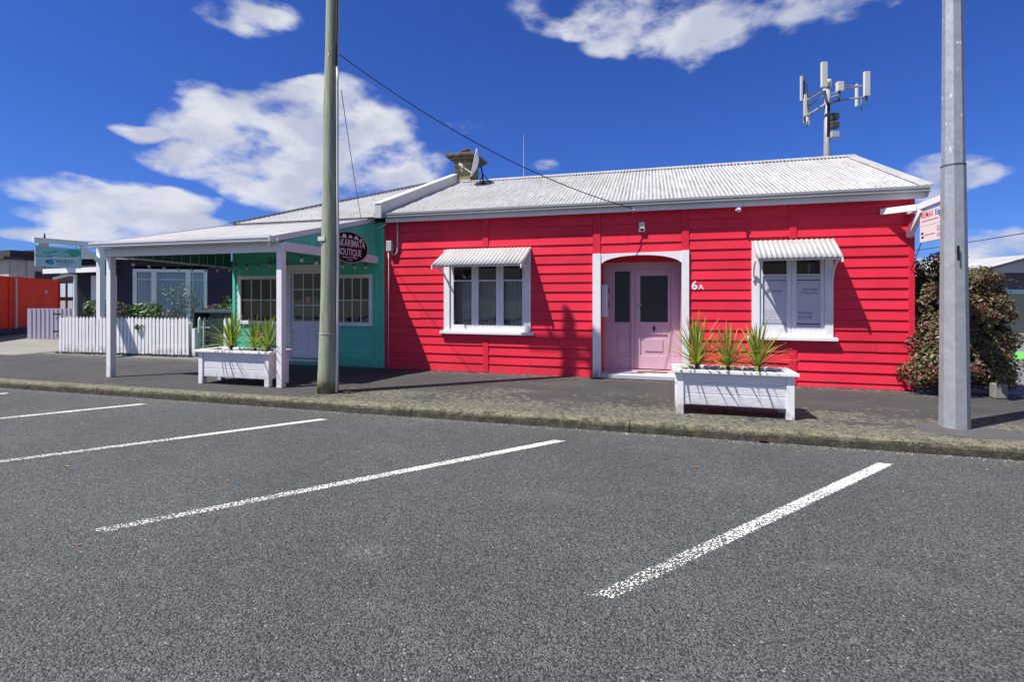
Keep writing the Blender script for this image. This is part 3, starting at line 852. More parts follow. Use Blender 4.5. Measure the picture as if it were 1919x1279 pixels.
def hood(x0w, x1w, x0f, x1f, zw, zf, proj):
    y1 = D - 0.047; y0 = D - proj
    sheet_ = corrugated(x0f, x1f, lambda u: (x0f + (x1f - x0f) * u, y0 - 0.02, zf - 0.012), lambda u: (x0w + (x1w - x0w) * u, y1 + 0.02, zw), pitch=0.083, amp=0.0085, seg=10, rows=2)
    h = sheet_.build('window_hood', IRONCLEAN, cot, smooth=True)
    sd = h.modifiers.new('gauge', 'SOLIDIFY'); sd.thickness = 0.003
    M().box(x0f + 0.03, x1f - 0.03, y0 + 0.02, y0 + 0.045, zf - 0.055, zf - 0.018).build('hood_fascia', WHITE, h)
    for xf, xw, sg in ((x0f + 0.015, x0w + 0.03, 1), (x1f - 0.015, x1w - 0.03, -1)):
        m = M(); m.beam((xf, y0 + 0.005, zf - 0.045), (xw, y1 + 0.03, zw - 0.045), 0.022, 0.055); m.build('hood_rafter', WHITE, h)
        # curved knee bracket
        pts = []
        for k in range(9):
            t = k / 8; a = t * math.pi / 2
            yy = (y0 + 0.06) + (y1 - y0 - 0.07) * math.sin(a) ** 1.0
            zz = (zf - 0.03) - 0.36 * (1 - math.cos(a))
            pts.append((xf + (xw - xf) * t, yy, zz))
        m = M()
        for k in range(8): m.beam(pts[k], pts[k + 1], 0.026, 0.040, up=(0, 0.7, 0.7))
        m.build('bracket', WHITE, h)
        box('hood_tail', WHITE, h, xf - 0.012, xf + 0.012, y0 - 0.022, y0 + 0.004, zf - 0.10, zf - 0.02)
    return h
hood(-4.19, -2.34, -4.36, -2.43, 2.615, 2.265, 0.46)
hood(1.774, 3.094, 1.774, 3.10, 2.615, 2.275, 0.45)

# porch: posts, arched head, lining, step
box('porch_post', WHITEZ, cot, -1.092, -0.937, D - 0.055, D + 0.09, 0.006, 2.444, bevel=0.004)
box('porch_post', WHITEZ, cot, 0.573, 0.704, D - 0.055, D + 0.09, 0.006, 2.468, bevel=0.004)
m = M(); n = 24; top = []; bot = []
for i in range(n + 1):
    u = i / n; x = -0.935 + 1.506 * u
    s_ = 2 * u - 1
    bot.append((x, D - 0.04, 2.185 + 0.215 * math.sqrt(max(0, 1 - (abs(s_) * 0.97) ** 2.2)))); top.append((x, D - 0.04, 2.440 + 0.02 * u))
for i in range(n):
    m.hexa([bot[i], bot[i + 1], (bot[i + 1][0], D + 0.02, bot[i + 1][2]), (bot[i][0], D + 0.02, bot[i][2]), top[i], top[i + 1], (top[i + 1][0], D + 0.02, top[i + 1][2]), (top[i][0], D + 0.02, top[i][2])])
m.build('porch_arch', WHITE, cot)
DY = 10.42                                           # door plane
box('porch_side', REDZ, cot, -0.975, -0.937, D + 0.121, DY + 0.1, 0.07, 2.55)
box('porch_side', PINK, cot, 0.573, 0.61, D + 0.121, DY + 0.1, 0.07, 2.55)
box('porch_ceiling', RED, cot, -0.975, 0.61, D + 0.121, DY + 0.1, 2.552, 2.58)
box('porch_head', REDZ, cot, -0.936, 0.572, DY - 0.02, DY + 0.02, 2.30, 2.551)
for k in range(4):
    box('porch_board', GREYWOOD, cot, -0.93, 0.568, 9.80 + k * 0.15, 9.945 + k * 0.15, 0.012, 0.085, bevel=0.004)
box('step_riser', GREYWOOD, cot, -0.925, 0.565, 9.815, 9.835, 0.002, 0.0115)
df = M()
df.box(-0.935, -0.745, DY - 0.02, DY + 0.06, 0.087, 2.30); df.box(0.40, 0.571, DY - 0.02, DY + 0.06, 0.087, 2.30)
df.box(-0.745, 0.40, DY - 0.02, DY + 0.06, 2.165, 2.30); df.box(-0.372, -0.306, DY - 0.03, DY + 0.06, 0.087, 2.165)
df.box(-0.745, -0.372, DY - 0.02, DY + 0.05, 0.087, 0.13)
dfo = df.build('door_frame', PINK, cot, bevel=0.004)
box('threshold', PINK, dfo, -0.90, 0.55, DY - 0.11, DY - 0.021, 0.087, 0.118)
# sidelight
sl_ = M(); sl_.box(-0.744, -0.705, DY, DY + 0.04, 0.131, 2.164); sl_.box(-0.40, -0.373, DY, DY + 0.04, 0.131, 2.164)
sl_.box(-0.705, -0.40, DY, DY + 0.04, 2.12, 2.164); sl_.box(-0.705, -0.40, DY, DY + 0.04, 0.93, 1.075); sl_.box(-0.705, -0.40, DY, DY + 0.04, 0.131, 0.36)
slo = sl_.build('sidelight', PINK, cot, bevel=0.004)
box('pane', GLASSD, slo, -0.706, -0.399, DY + 0.015, DY + 0.019, 1.074, 2.121)
box('panel', PINK, slo, -0.706, -0.399, DY + 0.016, DY + 0.03, 0.359, 0.931)
box('panel_field', PINK, slo, -0.64, -0.465, DY + 0.004, DY + 0.0155, 0.44, 0.85, bevel=0.01)
box('sidelight_sill', PINK, slo, -0.742, -0.374, DY - 0.018, DY - 0.001, 1.035, 1.062)
# door leaf
dl = M(); dl.box(-0.303, -0.195, DY - 0.005, DY + 0.04, 0.135, 2.16); dl.box(0.340, 0.397, DY - 0.005, DY + 0.04, 0.135, 2.16)
dl.box(-0.195, 0.340, DY - 0.005, DY + 0.04, 2.02, 2.16); dl.box(-0.195, 0.340, DY - 0.005, DY + 0.04, 0.835, 1.085); dl.box(-0.195, 0.340, DY - 0.005, DY + 0.04, 0.135, 0.40)
door = dl.build('door', PINK, cot, bevel=0.004)
box('pane', GLASSD, door, -0.196, 0.341, DY + 0.012, DY + 0.017, 1.084, 2.021)
box('panel', PINK, door, -0.196, 0.341, DY + 0.014, DY + 0.03, 0.399, 0.836)
box('panel_field', PINK, door, -0.10, 0.245, DY + 0.0, DY + 0.0135, 0.49, 0.745, bevel=0.012)
M().tube([(-0.255, DY - 0.006, 1.44), (-0.255, DY - 0.05, 1.44), (-0.25, DY - 0.055, 1.44), (-0.16, DY - 0.055, 1.435)], 0.011, 8).build('handle', CHROME, door, smooth=True)
for z in (1.33, 1.165): M().tube([(-0.25, DY - 0.006, z), (-0.25, DY - 0.03, z)], 0.026, 14).build('lock', CHROME, door)
m = M(); m.poly([(0.075 + 0.026 * math.sin(a), DY - 0.006, 0.955 + 0.055 * math.cos(a)) for a in [k * math.pi / 6 for k in range(12)]], (0, -0.012, 0)); m.build('door_knocker', BLACK, door)
# porch light under the arch
tag(M().ell((-0.16, 10.15, 2.535), (0.075, 0.075, 0.03), 14, 6).build('porch_light', SHEETW, None, smooth=True), 'small round white porch light on the ceiling behind the arch', 'light')
tag(box('doormat', MAT_, None, -0.25, 0.33, 10.19, 10.30, 0.0865, 0.10), 'thin brown coir doormat in front of the pink door', 'doormat')
# letterbox on porch lining
mb = thing('letterbox', (-0.87, 10.15, 1.2), 'white metal letterbox fixed inside the porch left of the pink door', 'letterbox')
M().box(-0.936, -0.82, 10.02, 10.28, 1.19, 1.84).build('box', SHEETW, mb, bevel=0.012)
for z in (1.68, 1.38): box('slot', BLACK, mb, -0.82, -0.805, 10.20, 10.275, z, z + 0.10)
# things behind the sidelight
tag(box('candle_jar', OFFWHITE, None, -0.60, -0.55, DY + 0.06, DY + 0.10, 1.60, 1.69, bevel=0.01), 'small pale ornament hanging behind the sidelight glass', 'ornament')
o = M(); o.box(-0.50, -0.41, DY + 0.05, DY + 0.1, 1.09, 1.115); o.box(-0.48, -0.40, DY + 0.052, DY + 0.1, 1.117, 1.14); o.box(-0.51, -0.42, DY + 0.05, DY + 0.1, 1.142, 1.165)
tag(o.build('paper_pile', paint('yellowed_paper', (0.45, 0.40, 0.22), 0.8, 0.1, 0.0), None), 'small pile of yellowed papers on the ledge inside the sidelight', 'papers')

# house number
hn = thing('house_number', (0.85, D - 0.03, 1.72), 'white house number 6A on red boards right of the porch', 'house number')
text('numeral', '6', WHITE, hn, (0.745, D - 0.026, 1.735), (1, 0, 0), (0, 0, 1), 0.215, 0.006, bold=0.006)
text('letter', 'A', WHITE, hn, (0.872, D - 0.026, 1.735), (1, 0, 0), (0, 0, 1), 0.125, 0.006, bold=0.003)

# posters in the right-hand window
def poster(x0, x1, edge, label):
    t = thing('window_poster', ((x0 + x1) / 2, D + 0.01, 1.07), label, 'poster')
    box('sheet', POSTER, t, x0, x1, D + 0.0085, D + 0.0105, 1.06, 1.965)
    for z in (1.88, 1.10): box('rule', edge, t, x0, x1, D + 0.0075, D + 0.0083, z, z + 0.017)
    return t
pl_ = poster(1.968, 2.356, INKTEAL, 'pale window poster with teal rules in the left pane of the two-light window')
yp = D + 0.0078
for k, (s_, z, sz, mt) in enumerate((('Brendon Pon', 1.335, 0.036, INKGREY), ('021 2887 777', 1.255, 0.036, INKGREY), ('07 858 9556', 1.205, 0.036, INKGREY))):
    text('print', s_, mt, pl_, (2.01, yp, z), (1, 0, 0), (0, 0, 1), sz, 0.0002)
for z in (1.305, 1.17, 1.14): box('print', INKGREY, pl_, 2.01, 2.25, yp - 0.0003, yp + 0.0003, z, z + 0.007)
m = M(); m.poly([(2.03, yp, 1.735), (2.09, yp, 1.735), (2.09, yp, 1.715), (2.05, yp, 1.715)], (0, -0.0005, 0)); m.poly([(2.03, yp, 1.665), (2.07, yp, 1.665), (2.09, yp, 1.685), (2.05, yp, 1.685)], (0, -0.0005, 0)); m.box(2.03, 2.09, yp - .0005, yp, 1.695, 1.705)
m.build('logo', INKDARK, pl_)
box('print', INKDARK, pl_, 2.11, 2.29, yp - 0.0003, yp + 0.0003, 1.69, 1.703)
pr_ = poster(2.515, 2.890, INKDARK, 'pale window poster with black rules in the right pane of the two-light window')
text('print', 'Mortgage', INKDARK, pr_, (2.62, yp, 1.71), (1, 0, 0), (0, 0, 1), 0.062, 0.0002)
text('print', 'Express', INKDARK, pr_, (2.645, yp, 1.645), (1, 0, 0), (0, 0, 1), 0.066, 0.0002)
for k in range(4): box('print', INKGREY, pr_, 2.575 + 0.014 * k, 2.583 + 0.014 * k, yp - 0.0003, yp + 0.0003, 1.645, 1.655 + 0.014 * k)
text('print', 'Shaun Shepherd', INKDARK, pr_, (2.545, yp, 1.30), (1, 0, 0), (0, 0, 1), 0.038, 0.0002, bold=0.0008)
text('print', '021 345 6888', INKDARK, pr_, (2.545, yp, 1.22), (1, 0, 0), (0, 0, 1), 0.040, 0.0002, bold=0.0008)
for z in (1.275, 1.19): box('print', INKGREY, pr_, 2.545, 2.76, yp - 0.0003, yp + 0.0003, z, z + 0.008)

# small fittings on the cottage front
al = thing('alarm_box', (-0.15, D - 0.05, 2.85), 'pale alarm sounder with black lens above the arched porch', 'alarm')
M().box(-0.21, -0.10, D - 0.075, D - 0.022, 2.84, 3.03).build('case', OFFWHITE, al, bevel=0.012)
M().ell((-0.155, D - 0.075, 2.885), (0.04, 0.012, 0.03), 12, 6).build('lens', BLACK, al, smooth=True)
cl = thing('security_camera', (1.545, yf, 3.13), 'small white security camera under the fascia between porch and right window', 'camera')
M().tube([(1.545, yf + 0.012, 3.228), (1.545, yf + 0.012, 3.195)], 0.035, 12).build('mount', SHEETW, cl)
M().ell((1.545, yf + 0.0, 3.17), (0.045, 0.045, 0.045), 12, 8).build('dome', SHEETW, cl, smooth=True)
M().tube([(1.53, yf - 0.03, 3.165), (1.49, yf - 0.07, 3.16)], 0.018, 10).build('lens', GREYBOX, cl)
ib = thing('service_bracket', (-0.318, yf - 0.05, 3.2), 'white service cable junction on the fascia above the porch', 'junction box')
box('case', SHEETW, ib, -0.36, -0.275, yf - 0.05, yf - 0.002, 3.245, 3.312, bevel=0.006)
M().tube([(-0.318, yf - 0.03, 3.245), (-0.318, yf - 0.03, 3.18)], 0.006, 6).build('hook', GREYBOX, ib)
# meter box and conduits at the left end of the red front
eb = thing('meter_box', (-5.53, D - 0.08, 2.6), 'grey electrical box with curved conduit at the left end of the red wall', 'meter box')
M().box(-5.60, -5.47, D - 0.13, D - 0.022, 2.60, 2.83).build('case', GREYBOX, eb, bevel=0.01)
u = [(-5.36, D - 0.05, 3.25), (-5.36, D - 0.05, 2.66)] + [(-5.44 + 0.08 * math.cos(a), D - 0.05, 2.62 - 0.09 * math.sin(a)) for a in [k * math.pi / 8 for k in range(9)]]
M().tube(u, 0.019, 10).build('conduit', GREYBOX, eb, smooth=True)
for z in (3.0, 2.75): box('saddle', GREYBOX, eb, -5.40, -5.32, D - 0.03, D - 0.022, z, z + 0.02)
M().tube([(-5.585, D - 0.045, 2.60), (-5.585, D - 0.045, 0.003)], 0.011, 8).build('conduit', STEELPIPE, eb, smooth=True)
for k in range(7): box('saddle', GREYBOX, eb, -5.61, -5.56, D - 0.036, D - 0.022, 0.15 + k * 0.38, 0.165 + k * 0.38)

# satellite dish on the chimney side
sd_ = thing('satellite_dish', (-4.50, 12.55, 4.62), 'white satellite dish on a dark stand beside the chimney', 'satellite dish')
dn = Vector((-0.90, -0.36, 0.22)).normalized(); dc = Vector((-4.40, 12.45, 5.13))
du = dn.cross(Vector((0, 0, 1))).normalized(); dv = du.cross(dn)
m = M(); nr, na = 6, 24
for j in range(nr + 1):
    r = 0.38 * j / nr
    for i in range(na):
        a = 2 * math.pi * i / na
        m.v.append(tuple(dc + (du * math.cos(a) * 0.92 + dv * math.sin(a)) * r + dn * (r * r * 0.9)))
for j in range(nr):
    for i in range(na): m.f.append((j * na + i, j * na + (i + 1) % na, (j + 1) * na + (i + 1) % na, (j + 1) * na + i))
dob = m.build('dish', SHEETW, sd_, smooth=True); mo = dob.modifiers.new('gauge', 'SOLIDIFY'); mo.thickness = 0.008
arm_end = dc + dn * 0.42 - dv * 0.16
M().tube([dc - dv * 0.30 + dn * 0.06, arm_end], 0.013, 6).build('arm', SHEETW, sd_)
M().beam(arm_end - dn * 0.03, arm_end + dn * 0.07 + dv * 0.04, 0.06, 0.07).build('receiver', SHEETW, sd_, bevel=0.01)
M().tube([arm_end + dv * 0.04, arm_end - dv * 0.12 - dn * 0.02, arm_end - dv * 0.14 - dn * 0.07], 0.008, 6).build('receiver_bracket', SHEETW, sd_)
m = M(); m.tube([dc - dn * 0.02, dc - dn * 0.10 - dv * 0.05, Vector((-4.27, 12.5, roofz(12.5)))], 0.022, 8)
m.tube([(-4.27, 12.5, 4.86), (-4.02, 12.42, roofz(12.42))], 0.012, 6); m.tube([(-4.27, 12.5, 4.86), (-4.35, 12.2, roofz(12.2))], 0.012, 6); m.box(-4.33, -4.21, 12.44, 12.56, roofz(12.5) - 0.01, roofz(12.5) + 0.03)
m.build('stand', BLACK, sd_)
wp = atY(982, 327, 12.98)
tag(M().tube([(wp.x, 12.98, 4.84), (wp.x, 12.98, 5.98)], [0.011, 0.006], 6).build('whip_aerial', GREYBOX), 'thin upright aerial rod on the roof ridge', 'aerial')

# projecting sign at the right-hand corner
br = thing('sign_bracket', (4.2, D - 0.04, 2.6), 'white timber bracket projecting from the right corner of the red cottage', 'bracket')
ax = 4.20
M().beam((ax, D - 0.04, 3.03), (ax, 8.42, 3.08), 0.075, 0.10).build('arm', WHITE, br, bevel=0.003)
M().beam((ax - 0.035, 9.52, 3.04), (3.80, D - 0.035, 3.045), 0.07, 0.10).build('side_brace', WHITE, br, bevel=0.003)
M().beam((ax, D - 0.04, 2.62), (ax, 9.42, 2.985), 0.075, 0.09, up=(0, 1, 0)).build('knee_brace', WHITE, br, bevel=0.003)
for z in (3.065, 3.02): M().tube([(3.83, D - 0.088, z), (3.83, D - 0.096, z)], 0.009, 8).build('bolt', GREYBOX, br)
sg = thing('hanging_sign', (ax, 9.0, 2.47), 'white hanging sign with red and blue lettering at the cottage corner', 'sign')
sx = ax - 0.012
box('board', SIGNW, sg, sx, ax + 0.012, 8.46, 9.47, 2.72, 2.975); box('board', SIGNW, sg, sx, ax + 0.012, 8.46, 9.47, 2.465, 2.714)
for y in (8.6, 9.35): M().tube([(ax, y, 2.975), (ax, y, 3.01)], 0.006, 6).build('hanger', GREYBOX, sg)
xd = (0, -1, 0); tx = sx - 0.001
text('lettering', 'RE/MAX', INKRED, sg, (tx, 9.43, 2.845), xd, (0, 0, 1), 0.125, 0.0008, xs=0.80, bold=0.002)
text('lettering', 'Edge', INKBLUE, sg, (tx, 9.03, 2.845), xd, (0, 0, 1), 0.125, 0.0008, xs=0.86, bold=0.002)
def blob(name, mat, pts): M().poly([(tx, y, z) for y, z in pts], (-0.0012, 0, 0)).build(name, mat, sg)
bc, bz, brd = 8.60, 2.885, 0.072
arc = lambda a0, a1, n=10: [(bc - brd * math.cos(a), bz + brd * math.sin(a)) for a in [R(a0 + (a1 - a0) * k / n) for k in range(n + 1)]]
blob('balloon', INKRED, arc(25, 155)); blob('balloon', INKBLUE, arc(-50, -10, 4)[::-1] + [(bc - 0.02, bz - 0.10), (bc + 0.02, bz - 0.10)] + arc(-170, -130, 4)[::-1])
blob('basket', INKRED, [(bc - 0.015, bz - 0.125), (bc + 0.015, bz - 0.125), (bc + 0.015, bz - 0.108), (bc - 0.015, bz - 0.108)])
box('lettering', INKRED, sg, tx - 0.001, tx + 0.0005, 8.93, 9.42, 2.785, 2.797)
blob('logo', INKDARK, [(9.43, 2.615), (9.37, 2.62), (9.35, 2.60), (9.40, 2.58), (9.43, 2.585)]); blob('logo', INKDARK, [(9.43, 2.53), (9.40, 2.555), (9.35, 2.56), (9.35, 2.535), (9.38, 2.52)])
box('lettering', INKGREY, sg, tx - 0.001, tx + 0.0005, 9.03, 9.33, 2.562, 2.574)
for z, y0 in ((2.66, 8.52), (2.63, 8.55), (2.60, 8.62), (2.545, 8.56), (2.515, 8.64)): box('lettering', INKGREY if z > 2.59 else INKRED, sg, tx - 0.001, tx + 0.0005, y0, 8.98, z, z + 0.011)
M().tube([(ax, 9.45, 2.47), (4.24, D - 0.03, 2.05)], 0.006, 6).build('stay', CABLE, sg)

# ------------------------------------------------------------------ green boutique
bt = thing('boutique', (-7.8, 11.5, 0), 'small green weatherboard shop with veranda joined to the left of the red cottage', 'shop')
GL, GR = -9.83, -5.69
WL = (-9.60, -8.47, 1.02, 2.02); WR = (-6.98, -6.08, 1.02, 2.02); GD = (-8.20, -7.20, 0.10, 2.24)
wall_cells(GL, GR - 0.002, 0.0, 3.26, D, D + 0.12, [WL, WR, GD]).build('front_wall', GREEN, bt)
box('side_wall', GREEN, bt, GL, GL + 0.12, D + 0.12, 16.4, 0, 3.26)
box('back_wall', GREEN, bt, GL, GR - 0.002, 16.4, 16.5, 0, 3.26)
box('room_floor', ROOMDARK, bt, GL + 0.13, GR - 0.01, D + 0.14, 13.0, 0.004, 0.05)
box('room_ceiling', ROOMDARK, bt, GL + 0.13, GR - 0.01, D + 0.14, 13.0, 2.7, 2.75)
box('room_partition', ROOMDARK, bt, GL + 0.13, GR - 0.01, 13.0, 13.05, 0.06, 2.75)
eG = 0.160
GB = board_mesh('weatherboard', GREEN, eG, proud=0.017, top=0.006)
HL = (-9.70, -8.42, 0.94, 2.10); HR = (-7.05, -6.02, 0.94, 2.10); HD = (-8.36, -7.10, 0.0, 2.36)
boards(bt, GB, yb, GL + 0.065, -6.00, 0.02, eG, 3.24, [HL, HR, HD])
box('corner_board', GREEN, bt, GL - 0.02, GL + 0.06, D - 0.036, D - 0.002, 0.006, 3.24, bevel=0.003)
box('corner_board', GREEN, bt, -5.998, -5.94, D - 0.036, D - 0.002, 0.006, 3.24, bevel=0.003)
for k in range(2): box('wall_lining', GREEN, bt, -5.938 + k * 0.122, -5.82 + k * 0.122, D - 0.03, D - 0.002, 0.006, 3.24, bevel=0.003)
def shop_window(hole, trim, ncol, nrow):
    x0, x1, z0, z1 = hole; y = D
    m = M(); yo, yi = y - 0.045, y + 0.05
    m.box(x0 - trim, x0, yo, yi, z0 - trim, z1 + trim); m.box(x1, x1 + trim, yo, yi, z0 - trim, z1 + trim)
    m.box(x0, x1, yo, yi, z1, z1 + trim); m.box(x0, x1, yo, yi, z0 - trim, z0)
    w = m.build('window', WHITEZ, bt, bevel=0.003)
    cw = (x1 - x0) / ncol; rh = (z1 - z0) / nrow
    for i in range(1, ncol): box('glazing_bar', WHITEZ, w, x0 + cw * i - 0.011, x0 + cw * i + 0.011, y - 0.005, y + 0.03, z0, z1)
    for j in range(1, nrow):
        for i in range(ncol):
            box('glazing_bar', WHITE, w, x0 + cw * i + 0.0115, x0 + cw * (i + 1) - 0.0115, y - 0.003, y + 0.028, z0 + rh * j - 0.011, z0 + rh * j + 0.011)
    for i in range(ncol):
        for j in range(nrow):
            box('pane', GLASSS, w, x0 + cw * i + 0.004, x0 + cw * (i + 1) - 0.004, y + 0.010, y + 0.014, z0 + rh * j + 0.004, z0 + rh * (j + 1) - 0.004)
    return w
shop_window(WL, 0.085, 4, 2); shop_window(WR, 0.085, 4, 2)
# shop door: frame, glazed upper half, panelled lower half
gf = M(); gf.box(-8.355, -8.165, D - 0.05, D + 0.06, 0.09, 2.35); gf.box(-7.235, -7.105, D - 0.05, D + 0.06, 0.09, 2.35); gf.box(-8.165, -7.235, D - 0.05, D + 0.06, 2.20, 2.35)
gf.build('door_frame', WHITEZ, bt, bevel=0.004)
gx0, gx1, gz0, gz1 = -8.10, -7.30, 1.03, 2.14
gd = M(); gd.box(-8.163, gx0, D - 0.01, D + 0.04, 0.16, 2.195); gd.box(gx1, -7.237, D - 0.01, D + 0.04, 0.16, 2.195)
gd.box(gx0, gx1, D - 0.01, D + 0.04, gz1, 2.195); gd.box(gx0, gx1, D - 0.01, D + 0.04, 0.80, gz0); gd.box(gx0, gx1, D - 0.01, D + 0.04, 0.16, 0.36)
gdo = gd.build('door', WHITEZ, bt, bevel=0.004)
for i in range(3):
    for j in range(3):
        box('pane', GLASSS, gdo, gx0 + i * 0.8 / 3 + 0.004, gx0 + (i + 1) * 0.8 / 3 - 0.004, D + 0.010, D + 0.014, gz0 + j * 0.37 + 0.004, gz0 + (j + 1) * 0.37 - 0.004)
for i in (1, 2): box('glazing_bar', WHITEZ, gdo, gx0 + i * 0.8 / 3 - 0.011, gx0 + i * 0.8 / 3 + 0.011, D - 0.006, D + 0.03, gz0, gz1)
for j in (1, 2):
    for i in range(3): box('glazing_bar', WHITE, gdo, gx0 + i * 0.8 / 3 + 0.0115, gx0 + (i + 1) * 0.8 / 3 - 0.0115, D - 0.004, D + 0.028, gz0 + j * 0.37 - 0.011, gz0 + j * 0.37 + 0.011)
for i in range(4): box('panel_board', WHITEZ, gdo, gx0 + i * 0.2 + 0.002, gx0 + (i + 1) * 0.2 - 0.002, D + 0.006, D + 0.03, 0.361, 0.799, bevel=0.004)
box('door_step', WHITE, bt, -8.36, -7.10, D - 0.09, D - 0.051, 0.09, 0.15); box('door_plinth', GREEN, bt, -8.36, -7.10, D - 0.05, D - 0.002, 0.006, 0.089)
tag(box('door_notice', paint('pink_notice', (0.62, 0.36, 0.30), 0.7, 0.04, 0.0), None, -7.76, -7.655, D + 0.007, D + 0.0085, 1.46, 1.60), 'small pinkish notice behind the glass of the shop door', 'notice')
# roofs of the shop
bz0, by0 = 3.335, 9.60
def ytop(x): return min(13.0, by0 + max(0.02, (x + 9.62)))
bsl = (4.81 - bz0) / (13.0 - by0)
brf = corrugated(-9.60, -5.74, lambda u: (-9.60 + 3.86 * u, by0, bz0), lambda u: (-9.60 + 3.86 * u, ytop(-9.60 + 3.86 * u), bz0 + (ytop(-9.60 + 3.86 * u) - by0) * bsl), amp=0.010, rows=4)
brf = brf.build('roof', IRON, bt, smooth=True)
m = M(); m.v = [(-9.62, 9.6, 3.33), (-6.2, 13.0, 4.81), (-9.62, 16.6, 3.33)]; m.f = [(0, 1, 2)]
m.v += [(-6.2, 13.0, 4.80), (-5.3, 13.0, 4.80), (-5.3, 16.6, 3.33), (-9.62, 16.6, 3.325)]; m.f.append((3, 4, 5, 6)); m.build('rear_roof', IRON, bt)
m = M(); m.beam((-9.66, 9.56, bz0 + 0.012), (-6.2, 13.0, 4.845), 0.16, 0.02); m.build('hip_cap', IRON, brf)
box('ridge_cap', IRON, brf, -6.2, -5.3, 12.9, 13.1, 4.83, 4.85)
box('eave_board', WHITE, bt, -9.60, -5.98, by0 + 0.04, by0 + 0.06, 3.30, 3.322)
# veranda
vF, vzF = 7.17, 2.645
rxF, rxW = -6.26, -5.95; lxF, lxW = -10.45, -9.95; vzW = 3.285; vW = by0 + 0.02
p1 = Vector((-10.315, 7.36, 0)); p2 = Vector((-6.235, 7.30, 0))
vr = corrugated(lxF, rxF, lambda u: (lxF + (rxF - lxF) * u, vF - 0.03, vzF - 0.005), lambda u: (lxW + (rxW - lxW) * u, vW, vzW), pitch=0.076, amp=0.007, rows=3).build('veranda_roof', IRONLOW, bt, smooth=True)
m = M(); n = 17
for i in range(n):
    a = i / n; b = (i + 1) / n - 0.002
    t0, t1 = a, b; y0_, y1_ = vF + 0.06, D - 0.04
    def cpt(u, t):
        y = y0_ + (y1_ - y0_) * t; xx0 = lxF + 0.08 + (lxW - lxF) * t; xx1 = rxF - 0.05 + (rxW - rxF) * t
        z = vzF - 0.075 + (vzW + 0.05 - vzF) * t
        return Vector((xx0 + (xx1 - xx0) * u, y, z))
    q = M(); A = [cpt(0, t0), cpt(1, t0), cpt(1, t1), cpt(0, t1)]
    q.hexa([p - Vector((0, 0, 0.012)) for p in A] + A); q.build('lining_board', GREENSHADE, bt)
gp2 = [(vF, vzF - 0.10), (vF - 0.085, vzF - 0.10), (vF - 0.105, vzF - 0.085), (vF - 0.105, vzF - 0.05), (vF - 0.12, vzF - 0.035), (vF - 0.122, vzF - 0.002), (vF - 0.11, vzF), (vF - 0.10, vzF - 0.03), (vF, vzF - 0.03)]
M().extx(gp2, -10.47, -6.275).build('veranda_gutter', SHEETW, bt)
box('gutter_stop_end', SHEETW, bt, -6.274, -6.262, vF - 0.122, vF, vzF - 0.10, vzF)
box('front_beam', WHITE, bt, -10.38, -6.19, vF + 0.10, vF + 0.16, 2.385, 2.55, bevel=0.003)
box('gutter_board', WHITE, bt, -10.40, -6.20, vF + 0.002, vF + 0.022, vzF - 0.10, vzF - 0.035)
M().beam((-6.215, vF + 0.165, 2.485), (-5.855, D - 0.04, 2.42), 0.045, 0.165).build('side_beam', LILAC, bt, bevel=0.003)
M().beam((-10.33, vF + 0.165, 2.405), (-9.86, D - 0.04, 2.30), 0.045, 0.035).build('side_beam', LILAC, bt, bevel=0.003)
M().beam((rxF + 0.005, vF - 0.03, vzF - 0.045), (rxW + 0.01, D - 0.04, vzW + 0.03), 0.024, 0.105).build('rake_board', LILAC, bt, bevel=0.002)
M().beam((lxF - 0.005, vF - 0.03, vzF - 0.045), (lxW - 0.01, D - 0.04, vzW + 0.03), 0.024, 0.105).build('rake_board', LILAC, bt, bevel=0.002)
# upright boards closing the gable of the veranda end
NB = 13
def gable_boards(xa, xb, zb0, mat, side):
    for i in range(NB):
        q = M(); pts = []
        for t in (i / NB, (i + 1) / NB - 0.004):
            y = vF + 0.20 + (D - 0.05 - vF - 0.20) * t
            f = (y - vF - 0.165) / (D - vF - 0.2)
            x = xa + (xb - xa) * f
            zt = vzF - 0.06 + (vzW + 0.075 - vzF) * ((y - vF + 0.03) / (D - 0.01 - vF)); zb_ = zb0 - 0.075 * ((y - vF) / 2.7)
            pts.append((x, y, zb_, max(zb_ + 0.01, zt - 0.05)))
        a, b = pts
        q.hexa([(a[0] - 0.018, a[1], a[2]), (a[0], a[1], a[2]), (b[0], b[1], b[2]), (b[0] - 0.018, b[1], b[2]), (a[0] - 0.018, a[1], a[3]), (a[0], a[1], a[3]), (b[0], b[1], b[3]), (b[0] - 0.018, b[1], b[3])])
        q.build('gable_board', mat, bt)
gable_boards(-6.235, -5.885, 2.50, GREEN, 1)
gable_boards(-10.335, -9.865, 2.415, GREENSHADE, -1)  # left end takes the darkened green, shade on its inside painted in
M().box(p1.x - 0.055, p1.x + 0.055, p1.y - 0.055, p1.y + 0.055, 0.002, 2.384).build('veranda_post', WHITEZ, bt, bevel=0.005)
M().box(p2.x - 0.055, p2.x + 0.055, p2.y - 0.055, p2.y + 0.055, 0.002, 2.384).build('veranda_post', WHITEZ, bt, bevel=0.005)
M().tube([(-6.33, vF - 0.05, vzF - 0.10), (-6.33, vF - 0.05, vzF - 0.16), (-6.33, vF + 0.0, vzF - 0.17)], 0.03, 10).build('gutter_outlet', OFFWHITE, bt)
